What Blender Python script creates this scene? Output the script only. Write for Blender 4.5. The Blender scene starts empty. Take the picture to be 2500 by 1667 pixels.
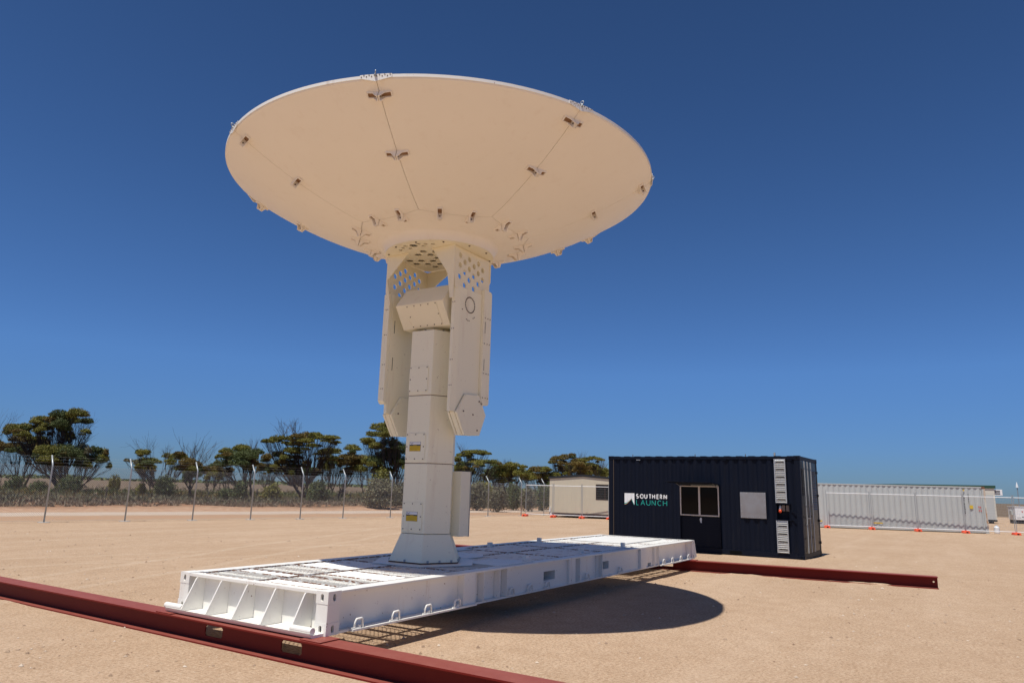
import bpy, math, random
import numpy as np
from mathutils import Matrix, Vector
from mathutils.geometry import tessellate_polygon
PI = math.pi
rng = np.random.default_rng(7)
random.seed(7)
scene = bpy.context.scene
COL = scene.collection

# ------------------------------------------------------------------ camera
CAMP = (-5.311, -5.4235, 1.7125); YAW, PITCH, ROLL, FOC = 0.5625, 0.2072, 0.0281, 1717.2   # focal length in photo pixels (2500 wide)
cy_, sy_, cp_, sp_ = math.cos(YAW), math.sin(YAW), math.cos(PITCH), math.sin(PITCH)
FW = Vector((cy_*cp_, sy_*cp_, sp_)); R0 = Vector((sy_, -cy_, 0)); U0 = R0.cross(FW)
RT = math.cos(ROLL)*R0 + math.sin(ROLL)*U0; UP = -math.sin(ROLL)*R0 + math.cos(ROLL)*U0
cam = bpy.data.cameras.new('camera'); camo = bpy.data.objects.new('camera', cam); COL.objects.link(camo)
M = Matrix((RT, UP, -FW)).transposed().to_4x4(); M.translation = CAMP
camo.matrix_world = M; cam.sensor_width = 36; cam.lens = FOC/2500*36; cam.clip_start = .05; cam.clip_end = 9000
scene.camera = camo

# ------------------------------------------------------------------ sky, sun, exposure
SUN = Vector((-.371, .030, 1)).normalized()
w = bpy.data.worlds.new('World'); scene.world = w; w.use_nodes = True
nt = w.node_tree; nt.nodes.clear()
sky = nt.nodes.new('ShaderNodeTexSky'); sky.sky_type = 'NISHITA'; sky.sun_disc = False
sky.sun_elevation = math.asin(SUN.z); sky.sun_rotation = math.atan2(SUN.x, SUN.y)
sky.altitude = 1500; sky.air_density = 1.0; sky.dust_density = 0.5; sky.ozone_density = 4.0
# deep, dry-air blue: the physical sky tinted, a little more towards the horizon where Nishita turns cream
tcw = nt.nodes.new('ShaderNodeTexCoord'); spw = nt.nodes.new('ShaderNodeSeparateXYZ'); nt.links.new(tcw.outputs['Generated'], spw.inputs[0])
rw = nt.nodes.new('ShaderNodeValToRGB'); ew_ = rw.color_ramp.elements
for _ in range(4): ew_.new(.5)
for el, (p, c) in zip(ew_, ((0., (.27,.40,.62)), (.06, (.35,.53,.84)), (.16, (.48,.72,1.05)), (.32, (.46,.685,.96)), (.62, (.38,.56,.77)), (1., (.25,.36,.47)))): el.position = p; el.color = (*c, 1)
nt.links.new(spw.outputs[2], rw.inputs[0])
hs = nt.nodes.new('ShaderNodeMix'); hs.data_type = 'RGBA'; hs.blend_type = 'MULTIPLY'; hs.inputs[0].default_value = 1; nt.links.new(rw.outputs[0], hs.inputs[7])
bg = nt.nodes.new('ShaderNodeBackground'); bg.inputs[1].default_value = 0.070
wo = nt.nodes.new('ShaderNodeOutputWorld')
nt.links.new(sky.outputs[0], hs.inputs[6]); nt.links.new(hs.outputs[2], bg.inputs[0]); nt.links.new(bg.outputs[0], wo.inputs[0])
sl = bpy.data.lights.new('sun', 'SUN'); so = bpy.data.objects.new('sun', sl); COL.objects.link(so)
sl.energy = 3.8; sl.angle = math.radians(.53); sl.color = (1, .965, .885)
so.rotation_euler = (-SUN).to_track_quat('-Z', 'Y').to_euler(); so.location = (-10, 0, 30)
vs = scene.view_settings; vs.view_transform = 'Standard'; vs.look = 'None'; vs.exposure = .36; vs.gamma = 1; vs.use_curve_mapping = False

# ------------------------------------------------------------------ helpers
def at(px, py, depth):
    """world point seen at photo pixel (px, py), depth metres along the view axis: only used to read measured positions"""
    return Vector(CAMP) + (FW + RT*((px-1250)/FOC) - UP*((py-833.5)/FOC))*depth
def ground(px, py, z=0.0):
    d = FW + RT*((px-1250)/FOC) - UP*((py-833.5)/FOC)
    return Vector(CAMP) + d*((z-CAMP[2])/d.z)

class MB:
    def __init__(s): s.v = []; s.f = []; s.m = []; s.cur = 0
    def add(s, vs, fs, mat=None):
        o = len(s.v); s.v += [tuple(p) for p in vs]; s.f += [tuple(i+o for i in f) for f in fs]; s.m += [s.cur if mat is None else mat]*len(fs); return s
    def box(s, a, b, X=None, mat=None):
        (x0, y0, z0), (x1, y1, z1) = a, b
        x0, x1 = sorted((x0, x1)); y0, y1 = sorted((y0, y1)); z0, z1 = sorted((z0, z1))
        v = [Vector(p) for p in ((x0,y0,z0),(x1,y0,z0),(x1,y1,z0),(x0,y1,z0),(x0,y0,z1),(x1,y0,z1),(x1,y1,z1),(x0,y1,z1))]
        if X: v = [X @ p for p in v]
        return s.add(v, [(0,3,2,1),(4,5,6,7),(0,1,5,4),(1,2,6,5),(2,3,7,6),(3,0,4,7)], mat)
    def prism(s, pts, d, mat=None):
        """closed polygon pts (3D) swept by vector d"""
        n = len(pts); d = Vector(d); p = [Vector(q) for q in pts]
        nn = Vector((0,0,0))
        for i in range(n): nn += p[i].cross(p[(i+1) % n])
        if nn.dot(d) > 0: p.reverse()
        v = p + [q+d for q in p]
        return s.add(v, [tuple(range(n)), tuple(range(2*n-1, n-1, -1))] + [(i, n+i, n+(i+1) % n, (i+1) % n) for i in range(n)], mat)
    def plate(s, outer, holes, X, th, mat=None):
        """flat plate with holes: 2D outlines placed by matrix X, thickness along local z"""
        loops = [outer] + list(holes)
        tri = tessellate_polygon([[Vector((x, y, 0)) for x, y in l] for l in loops])
        fl = [p for l in loops for p in l]; n = len(fl)
        v = [X @ Vector((x, y, 0)) for x, y in fl] + [X @ Vector((x, y, th)) for x, y in fl]
        f = []
        for a, b, c in tri:
            A = (Vector(fl[b])-Vector(fl[a])).cross(Vector(fl[c])-Vector(fl[a]))
            if A < 0: b, c = c, b
            f += [(a, c, b), (n+a, n+b, n+c)]
        o = 0
        for k, l in enumerate(loops):
            m = len(l); ar = sum(l[i][0]*l[(i+1) % m][1]-l[(i+1) % m][0]*l[i][1] for i in range(m)); ccw = (ar > 0) == (k == 0)
            for i in range(m):
                a, b = o+i, o+(i+1) % m
                f.append((a, b, n+b, n+a) if ccw else (b, a, n+a, n+b))
            o += m
        return s.add(v, f, mat)
    def tube(s, path, r, n=6, caps=True, mat=None):
        path = [Vector(p) for p in path]; m = len(path)
        rr = r if hasattr(r, '__len__') else [r]*m
        vs = []; prev = None
        for i, p in enumerate(path):
            t = (path[min(i+1, m-1)]-path[max(i-1, 0)]).normalized()
            if prev is None:
                a = Vector((0,0,1)) if abs(t.z) < .9 else Vector((1,0,0)); u = t.cross(a).normalized()
            else:
                u = (prev - t*prev.dot(t)); u = u.normalized() if u.length > 1e-6 else t.orthogonal().normalized()
            prev = u; q = t.cross(u)
            for k in range(n):
                a = 2*PI*k/n; vs.append(p + (u*math.cos(a)+q*math.sin(a))*rr[i])
        f = [(i*n+k, i*n+(k+1) % n, (i+1)*n+(k+1) % n, (i+1)*n+k) for i in range(m-1) for k in range(n)]
        if caps: f += [tuple(range(n-1, -1, -1)), tuple((m-1)*n+k for k in range(n))]
        return s.add(vs, f, mat)
    def cyl(s, a, b, r, n=12, mat=None): return s.tube([a, b], r, n, True, mat)
    def mesh(s, name):
        me = bpy.data.meshes.new(name); me.from_pydata(s.v, [], s.f); return me
    def build(s, name, mats, parent=None, smooth=False, kind=None, label=None, loc=None):
        if not isinstance(mats, (list, tuple)): mats = [mats]
        org = Vector((0,0,0))
        if parent is None and loc is not None:
            org = Vector(loc); s.v = [tuple(Vector(p)-org) for p in s.v]
        if parent is not None and parent.get('_w'):      # vertices were given in world space
            o = Vector(parent['_w']); s.v = [tuple(Vector(p)-o) for p in s.v]
        me = s.mesh(name)
        for m in mats: me.materials.append(m)
        if len(mats) > 1: me.polygons.foreach_set('material_index', s.m)
        if smooth: me.polygons.foreach_set('use_smooth', [True]*len(s.f))
        ob = bpy.data.objects.new(name, me); COL.objects.link(ob)
        if parent is not None: ob.parent = parent
        ob.location = org
        if kind: ob['kind'] = kind
        if label: ob['label'] = label
        return ob
def bevel(ob, wd=.004, seg=2):
    b = ob.modifiers.new('bevel', 'BEVEL'); b.width = wd; b.segments = seg; b.limit_method = 'ANGLE'; b.angle_limit = math.radians(50); return ob
def tag(o, label, cat, group=None):
    o['label'] = label; o['category'] = cat
    if group: o['group'] = group
    return o
def thing(name, loc, label, cat, group=None, rz=0, world=False):
    o = bpy.data.objects.new(name, None); COL.objects.link(o); o.location = loc; o.rotation_euler = (0, 0, rz); o.empty_display_size = .2
    tag(o, label, cat, group)
    if world: o['_w'] = [float(c) for c in loc]
    return o
def dup(root, loc, label, rz=None):
    r = root.copy(); COL.objects.link(r); r.location = loc; r['label'] = label
    if rz is not None: r.rotation_euler = (0, 0, rz)
    for ch in list(root.children):
        c = ch.copy(); COL.objects.link(c); c.parent = r
        for g in list(ch.children):
            d = g.copy(); COL.objects.link(d); d.parent = c
    return r
def npmesh(name, V, F, mat, parent=None, smooth=False):
    """fast mesh from numpy arrays, F all the same arity"""
    me = bpy.data.meshes.new(name); nv, nf, k = len(V), len(F), F.shape[1]
    me.vertices.add(nv); me.vertices.foreach_set('co', np.asarray(V, np.float32).ravel())
    me.loops.add(nf*k); me.loops.foreach_set('vertex_index', np.asarray(F, np.int32).ravel())
    me.polygons.add(nf); me.polygons.foreach_set('loop_start', np.arange(0, nf*k, k, dtype=np.int32))
    me.polygons.foreach_set('use_smooth', np.full(nf, smooth)); me.update(calc_edges=True)
    me.materials.append(mat); ob = bpy.data.objects.new(name, me); COL.objects.link(ob)
    if parent: ob.parent = parent
    return ob

# ------------------------------------------------------------------ materials
def newmat(name):
    m = bpy.data.materials.new(name); m.use_nodes = True; return m, m.node_tree.nodes, m.node_tree.links, m.node_tree.nodes['Principled BSDF']
def noise(N, L, scale, detail=4, rough=.55, vec=None, coord='Object'):
    t = N.new('ShaderNodeTexNoise'); t.inputs['Scale'].default_value = scale; t.inputs['Detail'].default_value = detail; t.inputs['Roughness'].default_value = rough
    if vec is None:
        tc = N.new('ShaderNodeTexCoord'); vec = tc.outputs[coord]
    L.new(vec, t.inputs['Vector']); return t.outputs['Fac']
def ramp(N, L, fac, stops):
    r = N.new('ShaderNodeValToRGB'); e = r.color_ramp.elements
    while len(e) < len(stops): e.new(.5)
    for el, (p, c) in zip(e, stops):
        el.position = p; el.color = (c, c, c, 1) if not hasattr(c, '__len__') else (*c, 1)
    L.new(fac, r.inputs[0]); return r.outputs[0]
def mix(N, L, fac, a, b, mode='MIX'):
    x = N.new('ShaderNodeMix'); x.data_type = 'RGBA'; x.blend_type = mode
    if hasattr(fac, 'links'): L.new(fac, x.inputs[0])
    else: x.inputs[0].default_value = fac
    for s, i in ((a, 6), (b, 7)):
        if hasattr(s, 'links'): L.new(s, x.inputs[i])
        else: x.inputs[i].default_value = (*s, 1)
    return x.outputs[2]
def mathn(N, L, op, a, b=None, c=None, clamp=False):
    x = N.new('ShaderNodeMath'); x.operation = op; x.use_clamp = clamp
    for i, s in enumerate((a, b, c)):
        if s is None: continue
        if hasattr(s, 'links'): L.new(s, x.inputs[i])
        else: x.inputs[i].default_value = s
    return x.outputs[0]
def bump(N, L, B, h, dist=.01, strength=.5):
    b = N.new('ShaderNodeBump'); b.inputs['Distance'].default_value = dist; b.inputs['Strength'].default_value = strength
    L.new(h, b.inputs['Height']); L.new(b.outputs[0], B.inputs['Normal'])
def scaled(N, L, sx, sy, sz, coord='Object'):
    tc = N.new('ShaderNodeTexCoord'); mp = N.new('ShaderNodeMapping'); mp.inputs['Scale'].default_value = (sx, sy, sz); L.new(tc.outputs[coord], mp.inputs[0]); return mp.outputs[0]
def painted(name, col, rough=.45, dirt=(.30,.17,.09), dirt_amt=.5, dirt_pos=(.58,.75), streak=True, var=.06, metallic=0, nscale=2.2, spec=.5, chips=0):
    m, N, L, B = newmat(name)
    base = mix(N, L, noise(N, L, 1.3, 5), tuple(c*(1-var) for c in col), tuple(min(1, c*(1+var)) for c in col))
    n1 = noise(N, L, nscale, 7, .65, scaled(N, L, 3, 3, .45) if streak else None)
    msk = mathn(N, L, 'MULTIPLY', ramp(N, L, n1, [(dirt_pos[0], 0.), (dirt_pos[1], 1.)]), dirt_amt)
    c = mix(N, L, msk, base, dirt)
    if chips:
        cm = mathn(N, L, 'MULTIPLY', ramp(N, L, noise(N, L, 22, 5, .7), [(.655, 0.), (.69, 1.)]), chips); c = mix(N, L, cm, c, (.20,.085,.04))
    L.new(c, B.inputs['Base Color'])
    r = mathn(N, L, 'MULTIPLY_ADD', noise(N, L, 9, 4), .2, rough-.1); L.new(r, B.inputs['Roughness'])
    B.inputs['Metallic'].default_value = metallic; B.inputs['Specular IOR Level'].default_value = spec
    bump(N, L, B, noise(N, L, 25, 3), .002, .15)
    return m
def plain(name, col, rough=.5, metallic=0, spec=.5):
    m, N, L, B = newmat(name)
    c = mix(N, L, noise(N, L, 14, 4), tuple(x*.9 for x in col), tuple(min(1, x*1.08) for x in col)); L.new(c, B.inputs['Base Color'])
    B.inputs['Roughness'].default_value = rough; B.inputs['Metallic'].default_value = metallic; B.inputs['Specular IOR Level'].default_value = spec
    return m
CREAM = painted('cream_dish_paint', (.915,.85,.745), .5, (.58,.42,.29), .16, (.56,.80), True, .03)
CREAMC = painted('cream_column_paint', (.93,.88,.68), .5, (.55,.38,.24), .3, (.56,.80), True, .03, chips=.5)
CREAM2 = painted('cream_hub_paint', (.89,.82,.62), .5, (.50,.30,.16), .4, (.62,.80), True, .05)
WHITE = painted('white_steel_paint', (.84,.82,.77), .4, (.46,.29,.17), .5, (.60,.78), True, .04, chips=.9)
GRATE = painted('white_grating_paint', (.85,.84,.80), .5, (.28,.11,.045), .95, (.56,.66), False, .04, nscale=5)
RUST = painted('rusty_steel', (.20,.09,.045), .8, (.08,.03,.02), .6, (.4,.7), False)
SILVER = plain('galvanised_steel', (.62,.64,.65), .38, .75)
GALV = plain('dull_zinc', (.42,.44,.45), .5, .55)
POCKET = plain('brown_pocket', (.30,.17,.09), .8)  # brown floor of the clamp pockets
DARK = plain('dark_gap', (.004,.004,.004), .9, spec=.1)  # shade inside holes, slots and gaps put into a near-black colour
BOLT = plain('weathered_bolt', (.16,.12,.09), .6, .4)
NAVY = painted('navy_container_paint', (.0035,.0060,.0150), .5, (.03,.027,.027), .3, (.55,.8), True, .1, spec=.16)
NAVYG = painted('navy_door_gloss', (.007,.008,.014), .34, (.03,.022,.018), .2, (.55,.8), True, .1, spec=.22)
ALU = painted('brushed_aluminium', (.40,.39,.39), .38, (.30,.24,.20), .5, (.45,.7), False, .12, metallic=.7)
FRAMEW = plain('window_frame_enamel', (.62,.57,.54), .4)
ORANGE = plain('orange_plastic', (.85,.10,.035), .5)
GREEN = plain('green_roof_trim', (.02,.07,.045), .5)
BLACKT = plain('black_roof_trim', (.012,.014,.018), .5)
BEIGE = painted('beige_cabin_cladding', (.56,.50,.385), .55, (.35,.25,.16), .2, (.55,.8), True)
OFFW = painted('offwhite_cabin_cladding', (.62,.60,.53), .5, (.4,.3,.2), .2, (.55,.8), True)
WCONT = painted('white_container_paint', (.47,.49,.485), .5, (.38,.24,.12), .45, (.60,.78), True, .04)
YELLOW = plain('yellow_print', (.72,.48,.02), .5)
BLACKP = plain('black_print', (.02,.02,.022), .5)
DYELLOW = plain('faded_print', (.36,.24,.02), .5)
WHITEP = plain('white_print', (.80,.81,.83), .5)
TEALP = plain('teal_print', (.015,.38,.33), .5)
ORP = plain('orange_print', (.75,.22,.08), .5)
REDP = plain('red_print', (.6,.08,.06), .5)
def glass():
    m, N, L, B = newmat('dark_window_glass'); B.inputs['Base Color'].default_value = (.008,.007,.007,1); B.inputs['Roughness'].default_value = .06; B.inputs['Specular IOR Level'].default_value = .1; return m
GLASS = glass()
def redmat():
    m, N, L, B = newmat('red_oxide_paint')
    base = mix(N, L, noise(N, L, 2.5, 5), (.14,.010,.007), (.18,.014,.010))
    g = N.new('ShaderNodeNewGeometry'); sep = N.new('ShaderNodeSeparateXYZ'); L.new(g.outputs['Normal'], sep.inputs[0])
    up = ramp(N, L, sep.outputs['Z'], [(.6, 0.), (.95, 1.)])                 # sand dust settled on the flange tops
    dust = mathn(N, L, 'MULTIPLY', up, mathn(N, L, 'MULTIPLY_ADD', noise(N, L, 6, 6, .7), .42, .16))
    L.new(mix(N, L, dust, base, (.42,.17,.13)), B.inputs['Base Color']); B.inputs['Roughness'].default_value = .55; B.inputs['Specular IOR Level'].default_value = .2
    bump(N, L, B, noise(N, L, 40, 3), .002, .2); return m
REDOX = redmat()

# ------------------------------------------------------------------ ground
def groundmat():
    m, N, L, B = newmat('sandy_ground')
    g = N.new('ShaderNodeNewGeometry'); P = g.outputs['Position']
    sep = N.new('ShaderNodeSeparateXYZ'); L.new(P, sep.inputs[0]); x, y = sep.outputs[0], sep.outputs[1]
    wob = mathn(N, L, 'MULTIPLY_ADD', noise(N, L, .12, 4, .6, P), 5.0, -2.5)
    fw = mathn(N, L, 'MULTIPLY_ADD', noise(N, L, .9, 4, .6, P), 1.6, -.8)
    v = mathn(N, L, 'ADD', mathn(N, L, 'MULTIPLY_ADD', x, .165, y), fw)
    n1 = noise(N, L, .35, 6, .6, P); n2 = noise(N, L, 3.2, 8, .68, P); n3 = noise(N, L, 70, 5, .75, P); n4 = noise(N, L, 16, 6, .7, P)
    sand = mix(N, L, ramp(N, L, n1, [(.3, 0.), (.7, 1.)]), (.458,.313,.206), (.545,.390,.272))
    sand = mix(N, L, ramp(N, L, n2, [(.38, 0.), (.68, .6)]), sand, (.37,.24,.15))
    sand = mix(N, L, ramp(N, L, n4, [(.5, 0.), (.75, .5)]), sand, (.55,.42,.30))
    sand = mix(N, L, ramp(N, L, n3, [(.34, .8), (.47, 0.)]), sand, (.21,.13,.08))
    sand = mix(N, L, ramp(N, L, n3, [(.57, 0.), (.72, .75)]), sand, (.64,.52,.41))
    n5 = noise(N, L, 28, 4, .8, P); n6 = noise(N, L, 7, 6, .75, P)
    sand = mix(N, L, ramp(N, L, n5, [(.38, .8), (.49, 0.)]), sand, (.27,.175,.105))
    sand = mix(N, L, ramp(N, L, n5, [(.54, 0.), (.66, .55)]), sand, (.60,.49,.37))
    sand = mix(N, L, ramp(N, L, n6, [(.30, .5), (.43, 0.)]), sand, (.34,.22,.14))
    # graded, slightly paler tracks along the yard
    tv = N.new('ShaderNodeMapping'); tv.inputs['Rotation'].default_value = (0, 0, .35); tv.inputs['Scale'].default_value = (.10, .9, 1); L.new(P, tv.inputs[0])
    tr = noise(N, L, 1.0, 5, .6, tv.outputs[0])
    sand = mix(N, L, ramp(N, L, tr, [(.50, 0.), (.72, .28)]), sand, (.57,.43,.32))
    sand = mix(N, L, ramp(N, L, tr, [(.26, .25), (.42, 0.)]), sand, (.38,.25,.16))
    # faint wheel marks crossing the yard in two shallow arcs
    for (k_, off, amp) in ((.42, 6.1, .6), (-.22, 10.4, .45), (.05, 15.6, .4)):
        yy_ = mathn(N, L, 'SUBTRACT', y, mathn(N, L, 'ADD', mathn(N, L, 'MULTIPLY', x, k_), off))
        for d_ in (0, 1.7):
            q_ = mathn(N, L, 'ABSOLUTE', mathn(N, L, 'ADD', mathn(N, L, 'SUBTRACT', yy_, d_), mathn(N, L, 'MULTIPLY_ADD', noise(N, L, .3, 3, .5, P), .9, -.45)))
            mr = N.new('ShaderNodeMapRange'); mr.inputs[1].default_value = .17; mr.inputs[2].default_value = .08; L.new(q_, mr.inputs[0])
            sand = mix(N, L, mathn(N, L, 'MULTIPLY', mathn(N, L, 'MULTIPLY', mr.outputs[0], amp*.8), ramp(N, L, n4, [(.40, .1), (.60, 1.)])), sand, (.56,.44,.33))
    road = mix(N, L, n2, (.47,.37,.29), (.55,.44,.36))
    bank = mix(N, L, ramp(N, L, n2, [(.35, 0.), (.65, 1.)]), (.36,.20,.12), (.52,.35,.24))
    scrub = mix(N, L, ramp(N, L, noise(N, L, .22, 6, .7, P), [(.4, 0.), (.6, 1.)]), (.14,.085,.05), (.34,.18,.10))
    field = mix(N, L, noise(N, L, .02, 6, .7, P), (.115,.085,.06), (.19,.135,.09))
    def band(a, b): return mathn(N, L, 'MULTIPLY', ramp01(v, a, a+.7), ramp01(v, b+.7, b))
    def ramp01(s, a, b):
        mr = N.new('ShaderNodeMapRange'); mr.inputs[1].default_value = a; mr.inputs[2].default_value = b; L.new(s, mr.inputs[0]); return mr.outputs[0]
    c = mix(N, L, band(27.0, 30.2), sand, (.43,.27,.17))
    c = mix(N, L, band(30.8, 34.2), c, road)
    c = mix(N, L, ramp01(v, 34.4, 35.4), c, bank)
    c = mix(N, L, ramp01(v, 36.6, 39.0), c, scrub)
    c = mix(N, L, ramp01(v, 75, 90), c, field)
    c = mix(N, L, ramp01(mathn(N, L, 'ADD', x, wob), 99, 112), c, field)
    L.new(c, B.inputs['Base Color']); B.inputs['Roughness'].default_value = .95; B.inputs['Specular IOR Level'].default_value = .15
    h = mathn(N, L, 'ADD', mathn(N, L, 'MULTIPLY', n3, .25), mathn(N, L, 'ADD', mathn(N, L, 'MULTIPLY_ADD', n5, .5, mathn(N, L, 'MULTIPLY', n4, .8)), mathn(N, L, 'MULTIPLY', n2, 1.6)))
    bump(N, L, B, h, .035, .55)
    return m
SAND = groundmat()
def vy(v, x): return v - .165*x
# one sheet to the horizon: fine, gently uneven grid near, big quads far
xs = np.concatenate([[-4000, -900, -200, -60], np.arange(-30, 60.01, .75), [70, 85, 100, 130, 200, 500, 1500, 5000]])
ys = np.concatenate([[-4000, -900, -200, -60], np.arange(-30, 50.01, .75), [60, 80, 110, 160, 300, 900, 5000]])
X, Y = np.meshgrid(xs, ys, indexing='ij'); V_ = Y + .165*X
def sm(a, b, t): t = np.clip((t-a)/(b-a), 0, 1); return t*t*(3-2*t)
def bankh(X, Y):
    v = Y + .165*X
    return .42*(.38+.10*np.sin(X*.37)+.07*np.sin(X*1.13+1))*sm(35, 38.5, v)*(1-.45*sm(42, 50, v))*(1-sm(90, 140, np.abs(X-20)))
Z = bankh(X, Y) + .012*(np.sin(X*.9+Y*.4)*np.sin(Y*.7-X*.2)) * (np.abs(X-6) > 9)*(np.abs(X) < 60) + np.where(np.hypot(X-20, Y) > 60, 0, 0)
n0, n1_ = X.shape; idx = np.arange(n0*n1_).reshape(n0, n1_)
F_ = np.stack([idx[:-1,:-1], idx[1:,:-1], idx[1:,1:], idx[:-1,1:]], -1).reshape(-1, 4)
go = npmesh('ground', np.stack([X, Y, Z], -1).reshape(-1, 3), F_, SAND, smooth=True); go['kind'] = 'structure'

# loose stones pressed in the sand (uncountable)
def stones():
    n = 16000
    r = 1.6 + 26*rng.random(n)**1.4; a = YAW + (rng.random(n)-.5)*1.5
    x = CAMP[0] + r*np.cos(a); y = CAMP[1] + r*np.sin(a)
    # thicker patches
    k = np.sin(x*1.7+np.sin(y*1.1)*2)*np.sin(y*1.3+np.cos(x*.7)*2) + rng.normal(0, .5, n) > .15
    x, y, r = x[k], y[k], r[k]; n = len(x)
    s = (.005+.018*rng.random(n)**5)*(1+.02*r)
    base = np.array([(1,0,0),(0,1,0),(-1,0,0),(0,-1,0),(0,0,.7),(0,0,-.5)])
    V = base[None]*s[:,None,None]*(.6+.8*rng.random((n,6,1))) + np.stack([x, y, s*.15], -1)[:,None]
    f = np.array([(0,1,4),(1,2,4),(2,3,4),(3,0,4)])
    F = f[None]+6*np.arange(n)[:,None,None]
    m, N, L, B = newmat('pale_stones'); g = N.new('ShaderNodeNewGeometry')
    L.new(ramp(N, L, g.outputs['Random Per Island'], [(0, (.26,.17,.11)), (.5, (.42,.30,.21)), (1, (.62,.52,.42))]), B.inputs['Base Color']); B.inputs['Roughness'].default_value = .9
    o = npmesh('gravel', V.reshape(-1,3), F.reshape(-1,3), m); o['kind'] = 'stuff'; tag(o, 'small loose stones scattered over the sandy yard', 'gravel')
stones()

# ------------------------------------------------------------------ platform (flat rack) on two red beams
HB, ZT, PL, PWD = .2454, .660, 11.614, 2.438
beam_spec = [('long red steel I-beam under the near end of the white platform', (-.10, 8.9), (-.10, -7.5), [(1.58,.30),(.35,.30)]),
             ('skewed red steel I-beam under the far end of the white platform, bolt hole at its right tip', (10.33, 7.1), (11.87, -4.89), [(3.0,.30),(.55,.34)])]
for lab, A, B_, pockets in beam_spec:
    ax, ay = A; bx_, by_ = B_; ln = math.hypot(bx_-ax, by_-ay); rz = math.atan2(by_-ay, bx_-ax)
    t = thing('steel_beam', (ax, ay, 0), lab, 'steel beam', 'red beams carrying the platform', rz)
    ht, wd, tf = HB-.012, .258, .016
    MB().box((0, -wd/2, ht-tf), (ln, wd/2, ht)).build('top_flange', REDOX, t)
    MB().box((0, -wd/2, 0), (ln, wd/2, tf)).build('bottom_flange', REDOX, t)
    holes = []
    for yc, wln in pockets:
        xc = (ay-yc)/abs(math.sin(rz)); hh = .055
        holes.append([(xc-wln/2+.02, ht/2-hh), (xc+wln/2-.02, ht/2-hh), (xc+wln/2, ht/2-hh+.02), (xc+wln/2, ht/2+hh-.02), (xc+wln/2-.02, ht/2+hh), (xc-wln/2+.02, ht/2+hh), (xc-wln/2, ht/2+hh-.02), (xc-wln/2, ht/2-hh+.02)])
    holes.append([(ln-.07+.018*math.cos(q*PI/5), ht*.55+.018*math.sin(q*PI/5)) for q in range(10)])
    Xm = Matrix.Rotation(PI/2, 4, 'X'); Xm.translation = (0, .006, 0)
    MB().plate([(0, tf), (ln, tf), (ln, ht-tf), (0, ht-tf)], holes, Xm, .012).build('web', REDOX, t)
    for yc in (2.36, -.02):                                       # packers where the platform corners bear
        xc = (ay-yc)/abs(math.sin(rz)); MB().box((xc-.14, -wd/2+.01, ht), (xc+.14, wd/2+.02, ht+.011)).build('packer_plate', REDOX, t)

plat = thing('flat_rack_platform', (PL/2, PWD/2, HB), 'long white steel platform with mesh deck and gusseted near end', 'platform', world=True)
def casting(x0, x1, y0, y1, fx, fy):
    """corner post made of lower casting, post and upper casting with oval openings; fx, fy: which x / y side is outside"""
    segs = [(HB, HB+.118), (HB+.122, ZT-.122), (ZT-.118, ZT+.004)]
    xo, xi = (x0, x1) if fx < 0 else (x1, x0); yo, yi = (y0, y1) if fy < 0 else (y1, y0)
    for k, (za, zb) in enumerate(segs):
        b = MB()
        if k == 1: b.box((x0+.003, y0+.003, za-.006), (x1-.003, y1-.003, zb+.006)); o = b.build('corner_post', WHITE, plat); bevel(o, .006); continue
        th = .022; zc = (za+zb)/2
        oval = lambda c, a, h: [(c+a*math.cos(q), zc+(h-a if math.sin(q) > 0 else a-h)*(1 if abs(math.sin(q)) > 1e-6 else 0)+a*math.sin(q)) for q in np.linspace(0, 2*PI, 16, endpoint=False)+PI/16]
        # outer end face (plane x = xo): local x -> world y, local y -> world z
        Xe = Matrix(((0,0,1,0),(1,0,0,0),(0,1,0,0),(0,0,0,1))); Xe.translation = (xo if fx < 0 else xo-th, 0, 0)
        b.plate([(y0, za), (y1, za), (y1, zb), (y0, zb)], [oval((y0+y1)/2+(-.0)*fy, .021, .036)], Xe, th)
        # outer side face (plane y = yo): local x -> world x, local y -> world z
        xa, xb = (x0+th, x1) if fx < 0 else (x0, x1-th)
        Xs = Matrix(((1,0,0,0),(0,0,-1,0),(0,1,0,0),(0,0,0,1))); Xs.translation = (0, yo+th if fy < 0 else yo, 0)
        b.plate([(xa, za), (xb, za), (xb, zb), (xa, zb)], [oval((x0+x1)/2, .021, .036)], Xs, th)
        # rest of the block
        ya, yb = (y0+th, y1) if fy < 0 else (y0, y1-th)
        b.box((xa, ya, zb-.018), (xb, yb, zb)); b.box((xa, ya, za), (xb, yb, za+.018))
        b.box((xi-.02*(1 if xi > xo else -1), ya, za+.018), (xi, yb, zb-.018)); b.box((xa+.001, yi-.012 if yi > yo else yi, za+.018), (xb-.021, yi if yi > yo else yi+.012, zb-.018))
        b.build('corner_casting', WHITE, plat)
CX, CY = .178, .17
for (x0, x1, fx) in ((0, CX, -1), (PL-CX, PL, 1)):
    for (y0, y1, fy) in ((0, CY, -1), (PWD-CY, PWD, 1)): casting(x0, x1, y0, y1, fx, fy)

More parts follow.
